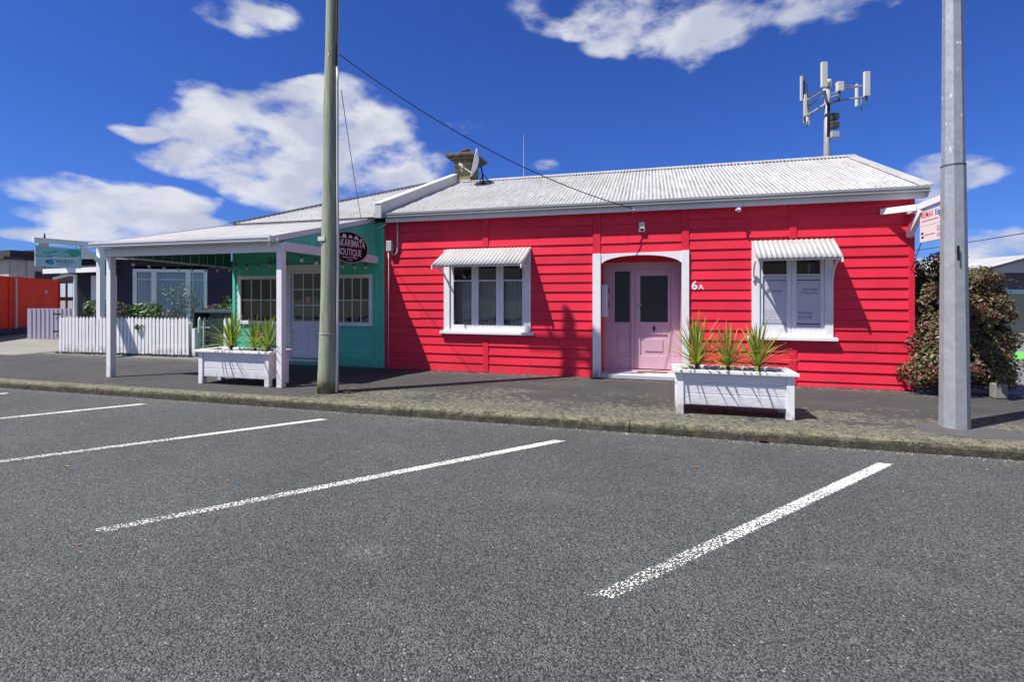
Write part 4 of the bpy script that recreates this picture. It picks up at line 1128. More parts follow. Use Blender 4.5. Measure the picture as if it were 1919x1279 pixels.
# alarm box and pipe at the junction with the cottage
tag(box('sensor_box', SHEETW, None, -6.19, -6.09, D - 0.09, D - 0.031, 2.96, 3.12, bevel=0.008), 'small white box on the green wall beside the oval sign', 'sensor box')
tag(M().tube([(-5.60, yf - 0.02, 3.19), (-5.72, yf + 0.05, 3.15), (-5.95, yf + 0.12, 3.10)], 0.014, 8).build('drain_pipe', SHEETW), 'short white pipe joining the cottage gutter to the shop veranda', 'pipe')
# oval shop sign on the veranda side beam
ov = thing('oval_sign', (-5.93, 8.85, 2.3), 'black oval shop sign with pale lettering hung on the veranda side beam', 'sign')
yc, zc, ra_, rb_ = 8.86, 2.605, 0.57, 0.325
def oxy(y): return -6.165 + 0.36 * ((y - vF - 0.165) / 2.53) + 0.03
oD = Vector((oxy(yc + 0.5) - oxy(yc - 0.5), 1.0, 0)).normalized(); oN = Vector((oD.y, -oD.x, 0))
oc = Vector((oxy(yc), yc, zc))
def opt(a, k, off): return oc + oD * (ra_ * k * math.cos(a)) + Vector((0, 0, rb_ * k * math.sin(a))) + oN * off
N = 48
M().poly([opt(2 * math.pi * i / N, 1.0, 0) for i in range(N)], oN * 0.02).build('board', OVAL, ov)
def ring(k0, k1, off, th, mat):
    m = M()
    for i in range(N):
        a, b = 2 * math.pi * i / N, 2 * math.pi * (i + 1) / N
        m.hexa([opt(a, k0, off), opt(b, k0, off), opt(b, k1, off), opt(a, k1, off)] + [opt(a, k0, off + th), opt(b, k0, off + th), opt(b, k1, off + th), opt(a, k1, off + th)])
    return m.build('rim', mat, ov)
ring(0.955, 0.985, 0.0202, 0.004, OVALINK)
o1 = oc + oN * 0.0215
text('lettering', 'HAKARIMATA', OVALINK, ov, o1 + Vector((0, 0, 0.012)), oD, (0, 0, 1), 0.215, 0.001, align='CENTER', xs=0.68, bold=0.002)
text('lettering', 'BOUTIQUE', OVALINK, ov, o1 + Vector((0, 0, -0.165)), oD, (0, 0, 1), 0.198, 0.001, align='CENTER', xs=0.70, bold=0.002)
text('lettering', 'Clothing Homewares', OVALINK, ov, o1 + Vector((0, 0, -0.225)), oD, (0, 0, 1), 0.058, 0.001, align='CENTER', xs=0.9)
text('lettering', 'and Gifts', OVALINK, ov, o1 + Vector((0, 0, -0.275)), oD, (0, 0, 1), 0.045, 0.001, align='CENTER', xs=0.9)
m = M()
for cxk, hk, wk in ((-0.33, 0.07, 0.13), (-0.16, 0.10, 0.15), (0.02, 0.075, 0.13), (0.19, 0.095, 0.15), (0.34, 0.05, 0.10)):
    b0 = o1 + oD * cxk + Vector((0, 0, 0.195 - abs(cxk) * 0.08))
    m.poly([b0 - oD * wk / 2, b0 + oD * wk / 2, b0 + oD * 0.02 + Vector((0, 0, hk * 0.8)), b0 + Vector((0, 0, hk * 0.6)), b0 - oD * 0.02 + Vector((0, 0, hk * 0.85))], oN * 0.002)
m.build('mountain_emblem', OVALINK, ov)

# festoon lights
bm_ = M().ell((0, 0, -0.045), (0.03, 0.03, 0.038), 10, 8); bme = bpy.data.meshes.new('bulb'); bme.from_pydata(bm_.v, [], bm_.f); bme.materials.append(BULB); bme.polygons.foreach_set('use_smooth', [True] * len(bme.polygons))
sk_ = M().tube([(0, 0, -0.012), (0, 0, 0.045)], 0.017, 8); sme = bpy.data.meshes.new('socket'); sme.from_pydata(sk_.v, [], sk_.f); sme.materials.append(BLACK)
def festoon(a, b, n, sag, label):
    a = Vector(a); b = Vector(b)
    t = thing('string_lights', a.lerp(b, 0.5), label, 'string lights', 'festoon lights under the veranda')
    f = lambda u: a.lerp(b, u) - Vector((0, 0, sag * 4 * u * (1 - u) + 0.02 * abs(math.sin(u * n * math.pi))))
    M().tube([f(k / 30) for k in range(31)], 0.006, 5).build('cable', CABLE, t)
    for k in range(n):
        p = f((k + 0.5) / n) - Vector((0, 0, 0.045))
        inst('socket', sme, t, p); inst('bulb', bme, t, p)
festoon((-10.20, 7.55, 2.38), (-9.70, 9.80, 2.36), 8, 0.06, 'string of round bulbs along the left end of the veranda')
festoon((-9.75, 9.70, 2.42), (-8.45, 9.70, 2.46), 4, 0.04, 'string of bulbs on the green wall above the left shop window')
festoon((-6.22, 7.60, 2.40), (-5.98, 9.78, 2.36), 6, 0.05, 'string of round bulbs along the right side beam of the veranda')
# dried bunch above the shop door
hb = thing('hanging_bunch', (-7.75, 9.0, 2.3), 'dark dried flower bunch hanging under the veranda above the shop door', 'dried flowers')
m = M(); rb = random.Random(5); tn = []
for k in range(60):
    c = Vector((-7.75 + rb.uniform(-.16, .16), 9.0 + rb.uniform(-.1, .1), 2.42 + rb.uniform(-.06, .08)))
    d = Vector((rb.uniform(-.5, .5), rb.uniform(-.5, .5), -1)).normalized() * rb.uniform(.06, .14); s_ = d.cross(Vector((rb.uniform(-1, 1), rb.uniform(-1, 1), 0.1))).normalized() * 0.018
    b0 = len(m.v); m.v += [tuple(c), tuple(c + d * .5 + s_), tuple(c + d), tuple(c + d * .5 - s_)]; m.f.append((b0, b0 + 1, b0 + 2, b0 + 3)); tn.append(rb.random() * 0.4)
m.build('leaves', SHRUBR, hb, tones=tn)
M().tube([(-7.75, 9.0, 2.48), (-7.75, 9.0, 3.0)], 0.004, 5).build('string', CABLE, hb)

# ------------------------------------------------------------------ timber utility pole
up = thing('utility_pole', (-5.17, 7.13, 0), 'weathered round timber power pole on the footpath edge between shop and road', 'utility pole')
m = M(); pts = []; rs = []
for k in range(40):
    z = 8.75 * k / 39
    pts.append((-5.165 + 0.0155 * z + 0.012 * math.sin(z * 0.9), 7.13, z + 0.002)); rs.append(0.163 - 0.0095 * z + 0.004 * math.sin(z * 3.1) + (0.006 if z < 0.3 else 0))
m.tube(pts, rs, 28); m.build('shaft', POLE, up, smooth=True)
def pcen(z): return -5.165 + 0.0155 * z + 0.012 * math.sin(z * 0.9)
M().tube([(pcen(z) + 0.166 - 0.0095 * z + 0.018, 7.10, z) for z in [0.01 + k * 0.27 for k in range(21)]], 0.021, 10).build('conduit', STEELPIPE, up, smooth=True)
M().tube([(pcen(z) + 0.166 - 0.0095 * z + 0.012, 7.08, z) for z in [5.4, 5.8, 6.4, 7.4, 8.4]], 0.014, 8).build('cable', CABLE, up, smooth=True)
for z, hh, mt in ((0.98, 0.012, GREYBOX), (2.56, 0.05, SHEETW)):
    r = 0.166 - 0.0095 * z
    M().tube([(pcen(z), 7.13, z), (pcen(z), 7.13, z + hh)], r + 0.004 if hh < .02 else r - 0.002, 28).build('strap', mt, up)
m = M(); m.box(pcen(2.5) - 0.13, pcen(2.5) - 0.0, 6.975, 6.99, 2.51, 2.58); m.build('number_plate', OFFWHITE, up)
M().tube([(pcen(5.6) + .06, 7.02, 5.55), (pcen(5.6) + .06, 6.97, 5.55), (pcen(5.6) + .06, 6.96, 5.50)], 0.012, 6).build('hook', GREYBOX, up)
# head of the pole (unseen above the picture, added to cast the shadow beside the porch)
box('crossarm', POLE, up, -6.0, -3.95, 7.00, 7.09, 8.40, 8.48)
for xx in (-5.9, -5.5, -4.6, -4.25): M().tube([(xx, 7.05, 8.50), (xx, 7.05, 8.58), (xx, 7.05, 8.66)], [0.02, 0.05, 0.03], 8).build('insulator', GREYBOX, up)
M().tube([(-4.46, 7.05, 7.55), (-4.46, 7.05, 8.15)], 0.17, 14).build('transformer', GREYBOX, up)
M().beam((-4.96, 7.06, 8.1), (-4.68, 7.05, 8.1), 0.05, 0.05).build('transformer_bracket', GREYBOX, up)
def wire(name, a, b, sag, r, label, n=24):
    a = Vector(a); b = Vector(b)
    o = M().tube([a.lerp(b, k / n) - Vector((0, 0, sag * 4 * (k / n) * (1 - k / n))) for k in range(n + 1)], r, 5).build(name, CABLE)
    return tag(o, label, 'cable')
a = atY(637, 102, 7.09)
wire('service_cable', (a.x, 7.09, a.z), (-0.318, yf - 0.04, 3.28), 0.30, 0.009, 'black service cable sagging from the timber pole to the cottage fascia')
a = atY(640, 168, 7.09)
wire('shop_cable', (a.x, 7.09, a.z), (-6.17, D - 0.20, 3.30), 0.06, 0.006, 'thin black cable dropping from the timber pole to the green shop')
a = P(1705, 469, 26); b = P(1919, 432, 17); dd = (b - a)
wire('street_cable', a - dd * 0.6, b + dd * 1.2, 0.1, 0.016, 'dark overhead cable crossing low sky right of the cottage')

# ------------------------------------------------------------------ steel street-light pole
sp = thing('street_light_pole', (3.57, 7.27, 0), 'tall eight-sided galvanised steel light pole at the right edge of the footpath', 'street light')
sx0, sy0 = 3.572, 7.27
def octo(z0, z1, r0, r1, name):
    m = M(); m.tube([(sx0 - 0.004 * z0, sy0, z0), (sx0 - 0.004 * z1, sy0, z1)], [r0, r1], 8); return m.build(name, GALV, sp)
octo(0.002, 3.19, 0.150, 0.119, 'lower_shaft'); octo(3.192, 8.4, 0.1135, 0.070, 'upper_shaft')
M().tube([(sx0 - 0.0127, sy0, 3.178), (sx0 - 0.0127, sy0, 3.196)], 0.122, 8).build('joint_band', CHARCOAL, sp)
M().tube([(sx0 - 0.033, sy0, 8.38), (sx0 - 0.033, sy0 - 0.3, 8.75), (sx0 - 0.033, sy0 - 1.6, 8.95)], [0.05, 0.045, 0.04], 8).build('outreach_arm', GALV, sp)
M().beam((sx0 - 0.033, sy0 - 1.5, 8.93), (sx0 - 0.033, sy0 - 2.1, 8.98), 0.22, 0.10).build('lantern', GREYBOX, sp, bevel=0.02)
st = atY(1797, 480, 7.13)
m = M(); m.beam((st.x - 0.006, 7.118, 2.02), (st.x - 0.009, 7.121, 2.20), 0.034, 0.003, up=(0.35, -1, 0)); sk = m.build('sticker', BLACK, sp)
# patch of new seal round its foot
m = M(); pts = []
for k in range(28):
    a = 2 * math.pi * k / 28; r = 1 + 0.12 * math.sin(3 * a + 1)
    pts.append((3.62 + 0.55 * r * math.cos(a) + 0.12 * math.sin(a), 7.08 + 0.30 * r * math.sin(a) - 0.14 * math.cos(a), 0.0025))
m.v = pts; m.f = [tuple(range(28))]
po = m.build('seal_patch', flat_noise('fresh_seal', (0.06, 0.06, 0.062), (0.085, 0.083, 0.08), 5), path)

# ------------------------------------------------------------------ planters
def planter(x0, x1, y0, y1, zt, label):
    t = thing('planter', ((x0 + x1) / 2, (y0 + y1) / 2, 0), label, 'planter', 'white timber planter boxes on the footpath')
    lw = 0.092
    for (a, b) in ((x0, y0), (x1 - lw, y0), (x0, y1 - lw), (x1 - lw, y1 - lw)):
        box('leg', WHITEZ, t, a, a + lw, b, b + lw, 0.001, zt - 0.04, bevel=0.004)
    zs = [0.135, 0.285, 0.435, zt - 0.041]
    for k in range(3):
        for nm, xa, xb, ya, yb_ in (('board', x0 + lw + 0.001, x1 - lw - 0.001, y0 + 0.022, y0 + 0.046), ('board', x0 + lw + .001, x1 - lw - .001, y1 - 0.046, y1 - 0.022)):
            bo = box(nm, WHITE, t, xa, xb, ya, yb_, zs[k], zs[k + 1] - 0.003, bevel=0.003)
            if ya < y0 + 0.03:
                for q in range(1, 9):
                    z = zs[k] + (zs[k + 1] - zs[k]) * q / 9
                    box('reed', WHITE, bo, xa + 0.002, xb - 0.002, ya - 0.0022, ya - 0.0003, z - 0.0045, z + 0.0045)
        box('board', WHITE, t, x0 + 0.022, x0 + 0.046, y0 + lw + .001, y1 - lw - .001, zs[k], zs[k + 1] - 0.003, bevel=0.003)
        box('board', WHITE, t, x1 - 0.046, x1 - 0.022, y0 + lw + .001, y1 - lw - .001, zs[k], zs[k + 1] - 0.003, bevel=0.003)
    o = 0.045; w = 0.115
    ax_, bx, ay, by = x0 - o, x1 + o, y0 - o, y1 + o
    for q in ([(ax_, ay), (bx, ay), (bx - w, ay + w), (ax_ + w, ay + w)], [(bx, ay), (bx, by), (bx - w, by - w), (bx - w, ay + w)],
              [(bx, by), (ax_, by), (ax_ + w, by - w), (bx - w, by - w)], [(ax_, by), (ax_, ay), (ax_ + w, ay + w), (ax_ + w, by - w)]):
        M().hexa([(a, b, zt - 0.039) for a, b in q] + [(a, b, zt) for a, b in q]).build('rim_board', WHITE, t, bevel=0.003)
    box('soil', SOIL, t, x0 + 0.048, x1 - 0.048, y0 + 0.048, y1 - 0.048, 0.30, zt - 0.055)
    m = M(); rp = random.Random(int(x0 * 100))
    for k in range(90):
        c = (rp.uniform(x0 + 0.09, x1 - 0.09), rp.uniform(y0 + 0.09, y1 - 0.09), zt - 0.05); s_ = rp.uniform(0.014, 0.032)
        m.ell(c, (s_, s_ * rp.uniform(.7, 1.2), s_ * 0.6), 6, 4)
    pb = m.build('pebbles', PEBBLE, t); pb['kind'] = 'stuff'
    return t
planter(-7.99, -6.44, 7.23, 7.74, 0.625, 'white timber planter box beside the veranda post by the green shop')
planter(0.345, 1.785, 7.10, 7.62, 0.605, 'white timber planter box in front of the red cottage near the porch')
# strappy plants
def leaf_meshes(mat, nm):
    out = []
    for curl in (0.12, 0.35, 0.7, 1.15):
        m = M(); n = 7; pts = []; ang = 0; y = 0; z = 0
        for k in range(n + 1):
            t = k / n; w = 0.5 * (0.55 + 1.2 * t - 0.55 * t * t) * (1 - t ** 2.6) + 0.02
            pts.append((y, z, w)); ang = curl * t ** 1.5
            y += math.sin(ang) / n; z += math.cos(ang) / n
        for y, z, w in pts:
            m.v += [(-w, y, z), (0, y - 0.006, z), (w, y, z)]
        for k in range(n):
            b = k * 3; m.f += [(b, b + 1, b + 4, b + 3), (b + 1, b + 2, b + 5, b + 4)]
        me = bpy.data.meshes.new(nm); me.from_pydata([(v[0] * 0.031, v[1], v[2]) for v in m.v], [], m.f); me.materials.append(mat); me.polygons.foreach_set('use_smooth', [True] * len(me.polygons)); out.append(me)
    return out
LG, LY, LO = leaf_meshes(BLADEG, 'leaf'), leaf_meshes(BLADEY, 'leaf'), leaf_meshes(BLADEO, 'leaf')
def cordyline(x, y, z, hgt, n, seed, warm, label):
    t = thing('cabbage_palm', (x, y, z), label, 'potted plant', 'strappy plants in the white planters')
    r = random.Random(seed)
    M().tube([(x, y, z - 0.03), (x + 0.005, y, z + 0.09)], [0.026, 0.022], 8).build('stem', BARK, t)
    for k in range(n):
        u = (k + r.random()) / n
        tilt = 0.04 + 1.22 * u ** 1.15 + r.uniform(-0.08, 0.08)
        az = k * 2.39996 + r.uniform(-0.3, 0.3)
        ln = hgt * (1.0 - 0.22 * u) * r.uniform(0.82, 1.08)
        cu = 0 if u < 0.3 else 1 if u < 0.6 else 2 if u < 0.85 else 3
        pool = LG
        q = r.random()
        if u > 0.8 and q < 0.16 + warm: pool = LO if q < 0.5 else LY
        elif q < 0.04 + warm * 0.6: pool = LY if r.random() < 0.6 else LO
        inst('leaf', pool[cu], t, (x, y, z + 0.045 + 0.05 * (1 - u)), rot=(-tilt, 0, az), scale=(r.uniform(0.75, 1.1) * (hgt / 0.62) ** 0.5, ln, ln))
    return t
cordyline(-7.42, 7.40, 0.60, 0.66, 80, 1, 0.0, 'tall green strappy plant at the left end of the planter by the shop')
cordyline(-6.98, 7.50, 0.60, 0.56, 64, 2, 0.02, 'middle green strappy plant in the planter by the shop')
cordyline(-6.60, 7.40, 0.60, 0.58, 70, 3, 0.0, 'green strappy plant next to the veranda post in the planter')
cordyline(0.62, 7.34, 0.58, 0.72, 70, 4, 0.22, 'tallest strappy plant, left end of the planter before the cottage')
cordyline(1.02, 7.30, 0.58, 0.58, 66, 5, 0.30, 'bushy middle strappy plant in the planter before the cottage')
cordyline(1.40, 7.36, 0.58, 0.64, 66, 6, 0.25, 'right strappy plant in the planter before the cottage, below the window')

# ------------------------------------------------------------------ foliage
def leaf_cloud(name, mat, parent, blobs, n, size, seed, tone=None, shell=0.75):
    """many small folded leaves spread through the lobes of a crown"""
    r = random.Random(seed); m = M(); tn = []
    tot = sum(b[3] * b[4] * b[5] for b in blobs) ** 0.999
    for bi, (cx, cy, cz, rx, ry, rz) in enumerate(blobs):
        k = int(n * rx * ry * rz / tot)
        bt_ = r.random()
        for i in range(k):
            a = r.uniform(0, 2 * math.pi); u = r.uniform(-1, 1); q = math.sqrt(1 - u * u)
            rad = (shell + (1 - shell) * r.random()) if r.random() < 0.72 else r.random() ** 0.5
            d = Vector((q * math.cos(a), q * math.sin(a), u))
            c = Vector((cx + d.x * rx * rad, cy + d.y * ry * rad, cz + d.z * rz * rad))
            if mnoise.noise(c * 3.1 + Vector((seed, 0, 0))) < -0.22: continue
            if c.z < 0.03: continue
            nv = (d + Vector((r.uniform(-.8, .8), r.uniform(-.8, .8), r.uniform(-.5, 1.0)))).normalized()
            t1 = nv.cross(Vector((r.uniform(-1, 1), r.uniform(-1, 1), r.uniform(-1, 1)))).normalized(); t2 = nv.cross(t1)
            s_ = size * r.uniform(0.6, 1.25); b0 = len(m.v)
            m.v += [tuple(c - t1 * s_), tuple(c + t2 * s_ * 0.42 + nv * s_ * 0.12), tuple(c + t1 * s_), tuple(c - t2 * s_ * 0.42 + nv * s_ * 0.12)]
            m.f += [(b0, b0 + 1, b0 + 2), (b0, b0 + 2, b0 + 3)]
            tv = (tone(c, r) if tone else min(1, max(0, 0.5 * bt_ + 0.5 * r.random())))
            tn += [tv, tv]
    return m.build(name, mat, parent, tones=tn)
def branches(parent, base, tips, r0):
    m = M()
    for k, tp in enumerate(tips):
        b = Vector(base) + Vector((0.06 * math.sin(k * 2.1), 0.06 * math.cos(k * 2.1), 0)); tp = Vector(tp)
        mid = b.lerp(tp, 0.5) + Vector((0.05 * math.sin(k * 5), 0.05 * math.cos(k * 3), 0.06))
        m.tube([b, mid, tp], [r0, r0 * 0.7, r0 * 0.25], 6)
    return m.build('trunk', BARK, parent)
# photinia hedge at the cottage corner
bu = thing('photinia_bush', (5.0, 10.0, 0), 'large dense bronze-leaved bush at the right corner of the red cottage', 'bush')
rb = random.Random(21); bl = []
core = [(4.60, 9.74, 0.42, 0.50, 0.40, 0.40), (4.74, 9.92, 0.95, 0.48, 0.45, 0.48), (4.74, 10.1, 1.50, 0.40, 0.45, 0.48), (4.80, 10.2, 1.98, 0.34, 0.40, 0.38),
        (5.15, 10.0, 0.62, 0.50, 0.50, 0.46), (5.22, 10.1, 1.25, 0.46, 0.5, 0.48), (5.18, 10.2, 1.75, 0.44, 0.48, 0.40), (5.45, 10.2, 1.62, 0.36, 0.40, 0.34), (5.48, 10.1, 0.95, 0.34, 0.4, 0.36), (5.30, 9.8, 0.36, 0.42, 0.38, 0.30)]
for c in core:
    bl.append(c)
    for k in range(5):
        a = rb.uniform(0, 6.28); u = rb.uniform(-0.6, 0.9); f = rb.uniform(0.28, 0.45)
        bl.append((c[0] + c[3] * 0.85 * math.cos(a), c[1] + c[4] * 0.85 * math.sin(a), max(0.22, c[2] + c[5] * 0.85 * u), c[3] * f, c[4] * f, c[5] * f))
for k in range(70):
    c = rb.choice(core); a = rb.uniform(0, 6.28); u = rb.uniform(-0.3, 1.0); q = math.sqrt(max(0, 1 - u * u)); f = rb.uniform(0.95, 1.25); s_ = rb.uniform(0.06, 0.12)
    bl.append((c[0] + c[3] * f * q * math.cos(a), c[1] + c[4] * f * q * math.sin(a), max(0.15, c[2] + c[5] * f * u), s_, s_, s_ * 1.3))
def ptone(c, r):
    n_ = mnoise.noise(c * 2.3) * 0.5 + 0.5
    if c.x > 5.1 and c.z < 1.05: return min(1, 0.5 * r.random() + (0.6 if r.random() < 0.55 else 0.0))
    return min(1, max(0, 0.55 * n_ + 0.45 * r.random() - 0.06)) if r.random() > 0.09 else 1.0
leaf_cloud('crown', PHOTINIA, bu, bl, 50000, 0.036, 4, ptone, 0.60)
branches(bu, (5.1, 10.15, 0), [(4.7, 9.9, 0.8), (4.75, 10.1, 1.6), (4.85, 10.2, 2.1), (5.25, 10.2, 1.4), (5.4, 10.2, 1.1), (5.3, 10.2, 1.8), (5.2, 10.0, 0.7)], 0.035)
tag(M().box(5.16, 5.34, 9.45, 9.59, 0.0, 0.24).build('concrete_block', CONCRETE, bevel=0.02), 'low pale concrete block at the foot of the bronze bush', 'block')

def shrub(name, mat, c, r, n, size, seed, label, lift=0.0):
    t = thing(name, (c[0], c[1], 0), label, 'shrub', 'garden shrubs behind the picket fence')
    rr = random.Random(seed); bl = [(c[0], c[1], c[2], *r)]
    for k in range(7):
        a = rr.uniform(0, 6.28); u = rr.uniform(-0.5, 1.0); f = rr.uniform(0.3, 0.5)
        bl.append((c[0] + r[0] * 0.85 * math.cos(a), c[1] + r[1] * 0.85 * math.sin(a), c[2] + r[2] * 0.85 * u, r[0] * f, r[1] * f, r[2] * f))
    leaf_cloud('crown', mat, t, bl, n, size, seed)
    if r[2] > 0.1: branches(t, (c[0], c[1], 0), [(c[0] + r[0] * 0.6 * math.cos(k * 1.7), c[1] + r[1] * 0.6 * math.sin(k * 1.7), c[2] + r[2] * 0.4) for k in range(5)], 0.018)
    return t
def gpos(px, py, Y): q = atY(px, py, Y); return (q.x, q.y, q.z)
shrub('garden_shrub', SHRUBG, gpos(186, 585, 10.9), (0.40, 0.35, 0.42), 900, 0.06, 31, 'glossy green shrub left of the near veranda post, behind the picket fence')
shrub('garden_shrub', SHRUBR, gpos(230, 590, 10.95), (0.42, 0.3, 0.34), 700, 0.045, 32, 'brownish shrub right of the veranda post, behind the picket fence')
shrub('garden_shrub', SHRUBG, gpos(278, 588, 10.8), (0.52, 0.32, 0.34), 1000, 0.06, 33, 'bright green shrub spilling over the middle of the picket fence')
shrub('garden_shrub', SHRUBR, gpos(315, 597, 11.0), (0.36, 0.3, 0.30), 600, 0.04, 34, 'reddish dry shrub behind the right part of the picket fence')
shrub('garden_shrub', SHRUBF, gpos(345, 572, 11.2), (0.62, 0.4, 0.60), 900, 0.036, 35, 'airy grey-green shrub rising before the navy house window')
shrub('garden_shrub', SHRUBR, gpos(404, 584, 11.8), (0.35, 0.3, 0.22), 400, 0.04, 36, 'low brownish shrub above the dark cabinet')
shrub('garden_shrub', SHRUBG, gpos(430, 578, 11.8), (0.32, 0.3, 0.28), 500, 0.05, 37, 'small bright green shrub beside the green shop corner')
shrub('garden_shrub', SHRUBG, gpos(262, 614, 10.30), (0.15, 0.06, 0.07), 60, 0.05, 38, 'green sprig hanging through the front of the picket fence')

# ------------------------------------------------------------------ picket fence
pf = thing('picket_fence', (-14.2, 10.4, 0), 'white picket fence in front of the navy house', 'fence')
fa_, fb_ = atZ(113, 662), atZ(351, 669)
pm = M(); pm.poly([(-0.045, 0, 0.05), (0.045, 0, 0.05), (0.045, 0, 0.98), (0, 0, 1.05), (-0.045, 0, 0.98)], (0, 0.02, 0))
pme = bpy.data.meshes.new('picket'); pme.from_pydata(pm.v, [], pm.f); pme.materials.append(WHITEZ)
npk = 37; rf_ = random.Random(8)
for k in range(npk):
    p = fa_.lerp(fb_, k / (npk - 1))
    inst('picket', pme, pf, (p.x, p.y, rf_.uniform(-0.008, 0.008)), rot=(0, rf_.uniform(-0.008, 0.008), 0), scale=(1.0, 1, 1.0))
for z in (0.25, 0.85): M().beam((fa_.x, fa_.y + 0.045, z), (fb_.x, fb_.y + 0.045, z), 0.04, 0.08).build('rail', WHITE, pf)
for k in range(4):
    p = fa_.lerp(fb_, k / 3 * 0.985 + 0.008); box('post', WHITEZ, pf, p.x - 0.045, p.x + 0.045, p.y + 0.068, p.y + 0.158, 0.001, 0.93)
for k in range(5):
    inst('picket', pme, pf, (fb_.x + 0.16, fb_.y + 0.25 + 0.15 * k, 0), rot=(0, 0, R(90)))
box('gate_post', WHITEZ, pf, fb_.x + 0.10, fb_.x + 0.20, fb_.y + 0.05, fb_.y + 0.15, 0.001, 0.75)
q = atY(421, 600, 10.6)
f2 = thing('fence_panel', (q.x, 10.6, 0), 'short piece of white picket fence beside the green shop corner', 'fence')
for k in range(3): inst('picket', pme, f2, (q.x + 0.02 + 0.125 * k, 10.6, 0.0))
for z in (0.25, 0.85): box('rail', WHITE, f2, q.x - 0.04, q.x + 0.34, 10.621, 10.65, z, z + 0.07)
# weeds along the fence foot
m = M(); tn = []; rw = random.Random(12)
for k in range(900):
    u = rw.random(); p = fa_.lerp(fb_, u * 1.08 - 0.02); c = Vector((p.x + rw.uniform(-.05, .05), p.y - 0.06 + rw.gauss(0, .05), 0.001)); hgt = rw.uniform(.02, .07)
    dx = Vector((rw.uniform(-1, 1), rw.uniform(-1, 1), 0)).normalized() * 0.012; tp = c + Vector((rw.uniform(-.03, .03), rw.uniform(-.03, .03), hgt))
    b0 = len(m.v); m.v += [tuple(c - dx), tuple(c + dx), tuple(tp)]; m.f.append((b0, b0 + 1, b0 + 2)); tn.append(rw.random())
wd = m.build('weeds', SHRUBR, tones=tn); wd['kind'] = 'stuff'; tag(wd, 'low dry weeds along the foot of the picket fence', 'weeds')
# dark open cabinet
q0, q1 = atY(363, 590, 10.75), atY(441, 590, 10.75)
cb = thing('dark_cabinet', (q0.x + 0.4, 11, 0), 'dark open-fronted cabinet between picket fence and green shop', 'cabinet')
cx0, cx1 = q0.x, q0.x + 1.25
box('side_panel', DKGREEN, cb, cx0, cx0 + 0.03, 10.75, 11.35, 0.02, 1.16); box('side_panel', DKGREEN, cb, cx1 - 0.03, cx1, 10.75, 11.35, 0.02, 1.16)
box('back_panel', DKGREEN, cb, cx0 + 0.031, cx1 - 0.031, 11.32, 11.35, 0.02, 1.16)
M().hexa([(cx0 - 0.03, 10.70, 1.162), (cx1 + 0.03, 10.70, 1.162), (cx1 + 0.03, 11.40, 1.23), (cx0 - 0.03, 11.40, 1.23), (cx0 - 0.03, 10.70, 1.187), (cx1 + 0.03, 10.70, 1.187), (cx1 + 0.03, 11.40, 1.255), (cx0 - 0.03, 11.40, 1.255)]).build('lid', DKGREEN, cb)
for z in (0.03, 0.38, 0.75): box('shelf', GREYBOX if z > .5 else DKGREEN, cb, cx0 + 0.031, cx1 - 0.031, 10.80, 11.318, z, z + 0.03)
box('door_panel', DKGREEN, cb, cx0 + 0.56, cx1 - 0.031, 10.755, 10.775, 0.07, 1.155)

# ------------------------------------------------------------------ projecting sign by the fence
WX = -14.9
ws = thing('sign_post', (WX, 10.35, 0), 'white timber sign post with projecting arm behind the picket fence', 'post')
box('post', WHITEZ, ws, WX - 0.07, WX + 0.07, 10.28, 10.42, 0.001, 3.02, bevel=0.004)
M().beam((WX, 10.45, 3.06), (WX, 8.76, 3.03), 0.09, 0.13).build('arm', WHITE, ws, bevel=0.004)
M().beam((WX, 10.30, 2.62), (WX, 9.83, 2.98), 0.08, 0.10, up=(0, 1, 0)).build('brace', WHITE, ws)
wg = thing('shop_sign', (WX, 9.3, 2.36), 'pale blue two-board hanging sign with hills and dark lettering', 'sign')
box('upper_board', TEAL, wg, WX - 0.015, WX + 0.015, 8.80, 9.85, 2.64, 2.89); box('lower_board', PALEBLUE, wg, WX - 0.015, WX + 0.015, 8.80, 9.85, 2.37, 2.625)
for y in (8.9, 9.75): M().tube([(WX, y, 2.89), (WX, y, 2.975)], 0.008, 6).build('hanger', BLACK, wg)
wx = WX + 0.0165
def wpoly(name, mat, pts): M().poly([(wx, y, z) for y, z in pts], (0.001, 0, 0)).build(name, mat, wg)
wpoly('hill_print', INKSEA, [(9.42, 2.80), (9.60, 2.865), (9.78, 2.875), (9.84, 2.84), (9.84, 2.74), (9.75, 2.705), (9.66, 2.70), (9.55, 2.755)])
wpoly('hill_print', INKTEAL, [(8.95, 2.765), (9.06, 2.735), (9.16, 2.765), (9.24, 2.80), (9.30, 2.775), (9.16, 2.748), (9.08, 2.715), (8.98, 2.735)])
wpoly('hill_print', INKTEAL, [(9.55, 2.755), (9.66, 2.70), (9.75, 2.71), (9.80, 2.735), (9.70, 2.68), (9.62, 2.685)])
box('rule', INKTEAL, wg, wx - 0.001, wx + 0.001, 9.05, 9.72, 2.648, 2.656)
wpoly('dot', INKSKY, [(9.13 + 0.075 * math.cos(k * math.pi / 12), 2.50 + 0.075 * math.sin(k * math.pi / 12)) for k in range(24)])
wpoly('dot', INKGREY, [(9.045 + 0.035 * math.cos(k * math.pi / 10), 2.505 + 0.05 * math.sin(k * math.pi / 10)) for k in range(20)])
text('lettering', 'WHETŪ', INKDARK, wg, (wx + 0.0005, 9.23, 2.485), (0, 1, 0), (0, 0, 1), 0.125, 0.0006, xs=0.98, bold=0.001)
text('lettering', 'HEALING SPACE', INKGREY, wg, (wx + 0.0005, 9.27, 2.435), (0, 1, 0), (0, 0, 1), 0.04, 0.0006)

